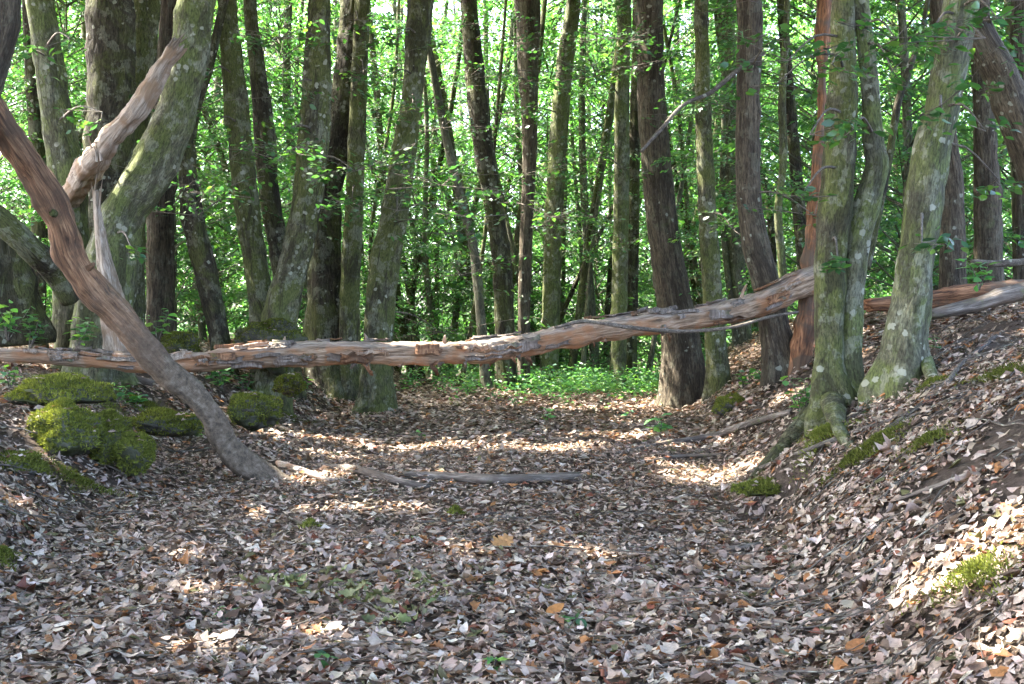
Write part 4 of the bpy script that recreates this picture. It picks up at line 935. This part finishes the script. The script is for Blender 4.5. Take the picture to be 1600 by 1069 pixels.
marks = sorted([(m[0], m[1]) for m in TREES if m[3] > 10])
SHORT = {'oakL': 'left oak', 't7a': 'knotted crooked trunk', 't10': 'dark hollow hornbeam', 't12': 'tall greenish leaning trunk', 't14': 'dark centre trunk', 't16': 'pale straight trunk', 't17': 'pale slender trunk', 'oakR': 'big brown oak', 't19': 'slim grey trunk', 't21': 'dark bending trunk', 't23': 'paired hornbeams', 't25': 'thick pale hornbeam', 't27': 'brown ridge trunk'}
sx = sorted((trees[k][1][len(trees[k][1]) // 3, 0] / trees[k][1][len(trees[k][1]) // 3, 1] * F + CX, n_) for k, n_ in SHORT.items())
BG = []; BARE = set()
cand = np.linspace(-60, 1660, 74) + R.uniform(-12, 12, 74)
for i, px in enumerate(cand):
    d = [18.5, 27, 22, 34, 25, 40, 30][i % 7] + R.uniform(-1.5, 1.5)
    if px < 420 or px > 1230: d = max(d - 2.5, 16.5)
    if 560 < px < 1050 and d < 20: d += 5
    if 950 < px < 1200 and d < 24: d = 24 + (d - 16) * .5
    BG.append((px, d))
for px in (585, 612, 625, 640, 660, 676, 690, 700, 716, 728, 745, 760, 772, 800, 812, 832, 846, 870, 884, 905, 918, 930, 945, 1005, 1080, 1120, 1150, 1210, 105, 130, 330, 345, 455, 470): BG.append((px + R.uniform(-5, 5), R.uniform(20.5, 29))); BARE.add(BG[-1][0])
ORD = ['first', 'second', 'third', 'fourth', 'fifth', 'sixth', 'seventh', 'eighth', 'ninth', 'tenth', 'eleventh', 'twelfth', 'thirteenth', 'fourteenth', 'fifteenth', 'sixteenth', 'seventeenth', 'eighteenth', 'nineteenth', 'twentieth'] + ['%d-th' % k for k in range(21, 40)]
gaps_ = {}
for px, d in sorted(BG):
    g = sum(1 for s in sx if s[0] < px); gaps_.setdefault(g, []).append((px, d))
for g, lst in gaps_.items():
    for i, (px, d) in enumerate(lst):
        where = 'left of the ' + sx[0][1] if g == 0 else ('right of the ' + sx[-1][1] if g == len(sx) else 'between %s and %s' % (sx[g - 1][1], sx[g][1]))
        lab = ('slim background tree %s' % where) if len(lst) == 1 else ('%s slim tree from left %s' % (ORD[i], where))
        bgtree('young_hornbeam', lab, px, d, R.uniform(.07, .13) if px in BARE else R.uniform(.08, .19), R.normal(0, .42), 'leafy trees behind the log', int(R.integers(7)), R.uniform(.75, 1.2), R.choice(['far', 'horn', 'horn_dark'] if px in BARE else ['far', 'far', 'horn', 'horn_pale', 'horn_dark']), px not in BARE)

# far wood that reads as one mass
n = 3500
yy = R.uniform(42, 85, n); xx = R.uniform(-.5, .5, n) * yy; zz = G(xx, yy) + R.uniform(0, 1, n) ** 1.15 * (.30 * yy + 3)
pos, ld, nr, _ = sprays(np.stack([xx, yy, zz], 1), 2.2, 40, .2); m = len(pos); ln = .24 * R.uniform(.7, 1.3, m)
n2 = 1700; yy = R.uniform(85, 115, n2); xx = R.uniform(-.5, .5, n2) * yy; zz = G(xx, yy) + R.uniform(0, 1, n2) * (.29 * yy + 5)
p2, l2, r2, _ = sprays(np.stack([xx, yy, zz], 1), 4.0, 32, .5); pos = np.concatenate([pos, p2]); ld = np.concatenate([ld, l2]); nr = np.concatenate([nr, r2]); ln = np.concatenate([ln, .55 * R.uniform(.7, 1.3, len(p2))]); m = len(pos)
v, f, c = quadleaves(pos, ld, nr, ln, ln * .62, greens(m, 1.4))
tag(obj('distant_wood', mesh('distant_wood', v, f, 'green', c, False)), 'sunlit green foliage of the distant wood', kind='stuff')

# roof of leaves over the path and around it (unseen, added and thinned to set the shade on the ground)
n = 3300
xx = R.uniform(-20, 9, n); yy = R.uniform(-5, 25, n); zz = R.uniform(8.5, 13.5, n)
dens = np.where(yy > 16, .15, np.where(yy < 10.5, 1.0, .75)); k = R.uniform(0, 1, n) < dens; cen = np.stack([xx, yy, zz], 1)[k]
q = 480; cen = np.concatenate([cen, np.stack([R.uniform(-12.5, -3.5, q), R.uniform(4.5, 14, q), R.uniform(9, 13.5, q)], 1)])  # extra sprays added on the sun side to keep the near path shaded
me, _ = leafy('canopy', cen, 2.6, 50, .28)
tag(obj('shade_canopy', me), 'unseen green leaf canopy shaped to shade the path', kind='stuff')

# leafy twigs hanging in front of the trunks
def hang(key, px, py, d, ln, n, lift=1.0, az=None):
    t, path, base, td = trees[key]; c = P(px, py, d); m = max(2, n // 14)
    cen = c + R.normal(0, 1, (m, 3)) * np.array([ln * .5, ln * .45, ln * .16])
    pos, ld, nr, ends = sprays(cen, ln * .8, 14, .08); k = ~sunlit(pos) | True
    q = len(pos); s = .082 * R.uniform(.7, 1.25, q)
    v, f, cc = shaped_leaves(leaf_template('ovate', 3), pos, ld, nr, s, R.normal(.15, .1, q), R.normal(-.15, .15, q), R.normal(0, .2, q), greens(q, lift))
    o = obj('leaf_spray', mesh('leaf_spray', v - base, f, 'green', cc), t); o['kind'] = 'stuff'
    ac = Acc(); j = int(np.argmin(np.abs(path[:, 2] - c[2] - .3))); a = path[j, :3]
    ac.add(*tube(spline([[*a, .014], [*((a + c) / 2 + np.array([0, 0, .1])), .009], [*c, .005]], .1), 5))
    for e0, e1 in zip(*ends): ac.add(*tube(spline([[*c, .004], [*e0, .003], [*e1, .0012]], .2), 4, cap=False))
    obj('branch', ac.mesh('branch', 'twig', base), t)
for a in (('t21', 1225, 60, 10.6, .5, 70), ('t23', 1230, 95, 9.2, .45, 60), ('t23', 1215, 130, 9.4, .4, 50), ('t23', 1300, 100, 8.0, .3, 26), ('t23', 1265, 210, 8.6, .3, 24), ('t23', 1250, 310, 8.9, .3, 26), ('t24', 1330, 205, 7.9, .22, 16), ('t24', 1400, 60, 8.8, .5, 60), ('t24', 1395, 110, 9.2, .4, 50),
          ('t25', 1470, 165, 7.0, .25, 20), ('t25', 1540, 60, 7.6, .5, 60), ('t25', 1450, 60, 8.6, .4, 40), ('t25', 1540, 205, 8.4, .25, 14), ('t25', 1560, 30, 8.2, .5, 60), ('t25', 1440, 380, 7.2, .2, 8), ('t25', 1560, 280, 9, .3, 20), ('t26', 1520, 120, 12, .5, 40), ('t23', 1310, 420, 8.1, .16, 8),
          ('t10', 515, 268, 12.6, .3, 22), ('t10', 530, 315, 12.8, .3, 22), ('t10', 465, 240, 12.7, .4, 30), ('t12', 620, 60, 14.5, .7, 90), ('t12', 600, 125, 14.5, .4, 26), ('t12', 690, 290, 13.2, .8, 160, 1.2), ('t12', 740, 340, 13.5, .7, 120, 1.2), ('t12', 700, 365, 13.6, .6, 70, 1.1), ('t9', 440, 60, 13.5, .8, 120), ('t9', 445, 150, 13.8, .6, 60),
          ('stoolA', 110, 60, 11, .5, 40), ('stoolA', 160, 175, 10.6, .35, 16), ('stoolA', 25, 100, 11.5, .6, 50), ('t7a', 330, 200, 13.5, .5, 36), ('t7a', 320, 120, 13.5, .4, 30), ('stoolB', 210, 400, 10.8, .3, 12), ('t14', 800, 60, 18, 1.0, 120), ('t14', 860, 340, 18, 1.2, 150), ('t17', 930, 120, 17, 1.3, 180), ('t17', 920, 250, 17, 1.2, 140), ('oakR', 960, 60, 16, 1.1, 150), ('t19', 1140, 180, 16, 1.0, 110), ('t19', 1080, 260, 18.5, .9, 80),
          ('t20', 1150, 60, 16, 1.0, 120), ('t14', 720, 430, 18, 1.2, 150), ('t13', 690, 200, 17, 1.2, 150), ('t12', 690, 520, 17.5, 1.2, 100)):
    hang(*a)

keys = ['t9', 't10', 't11', 't12', 't14', 't15', 't16', 't17', 'oakR', 't19', 't20', 't7a', 't8', 't21']
for i in range(30):
    k = keys[i % len(keys)]; t_ = trees[k]; py = R.uniform(-10, 430); zz = CAMZ + (HY - py) / F * t_[3]
    q = t_[1][int(np.argmin(np.abs(t_[1][:, 2] - zz)))]; px = q[0] / q[1] * F + CX + R.normal(0, 45)
    hang(k, px, py, t_[3] - R.uniform(.4, 1.6), R.uniform(.5, .95), int(R.uniform(50, 130)), R.uniform(.8, 1.15))
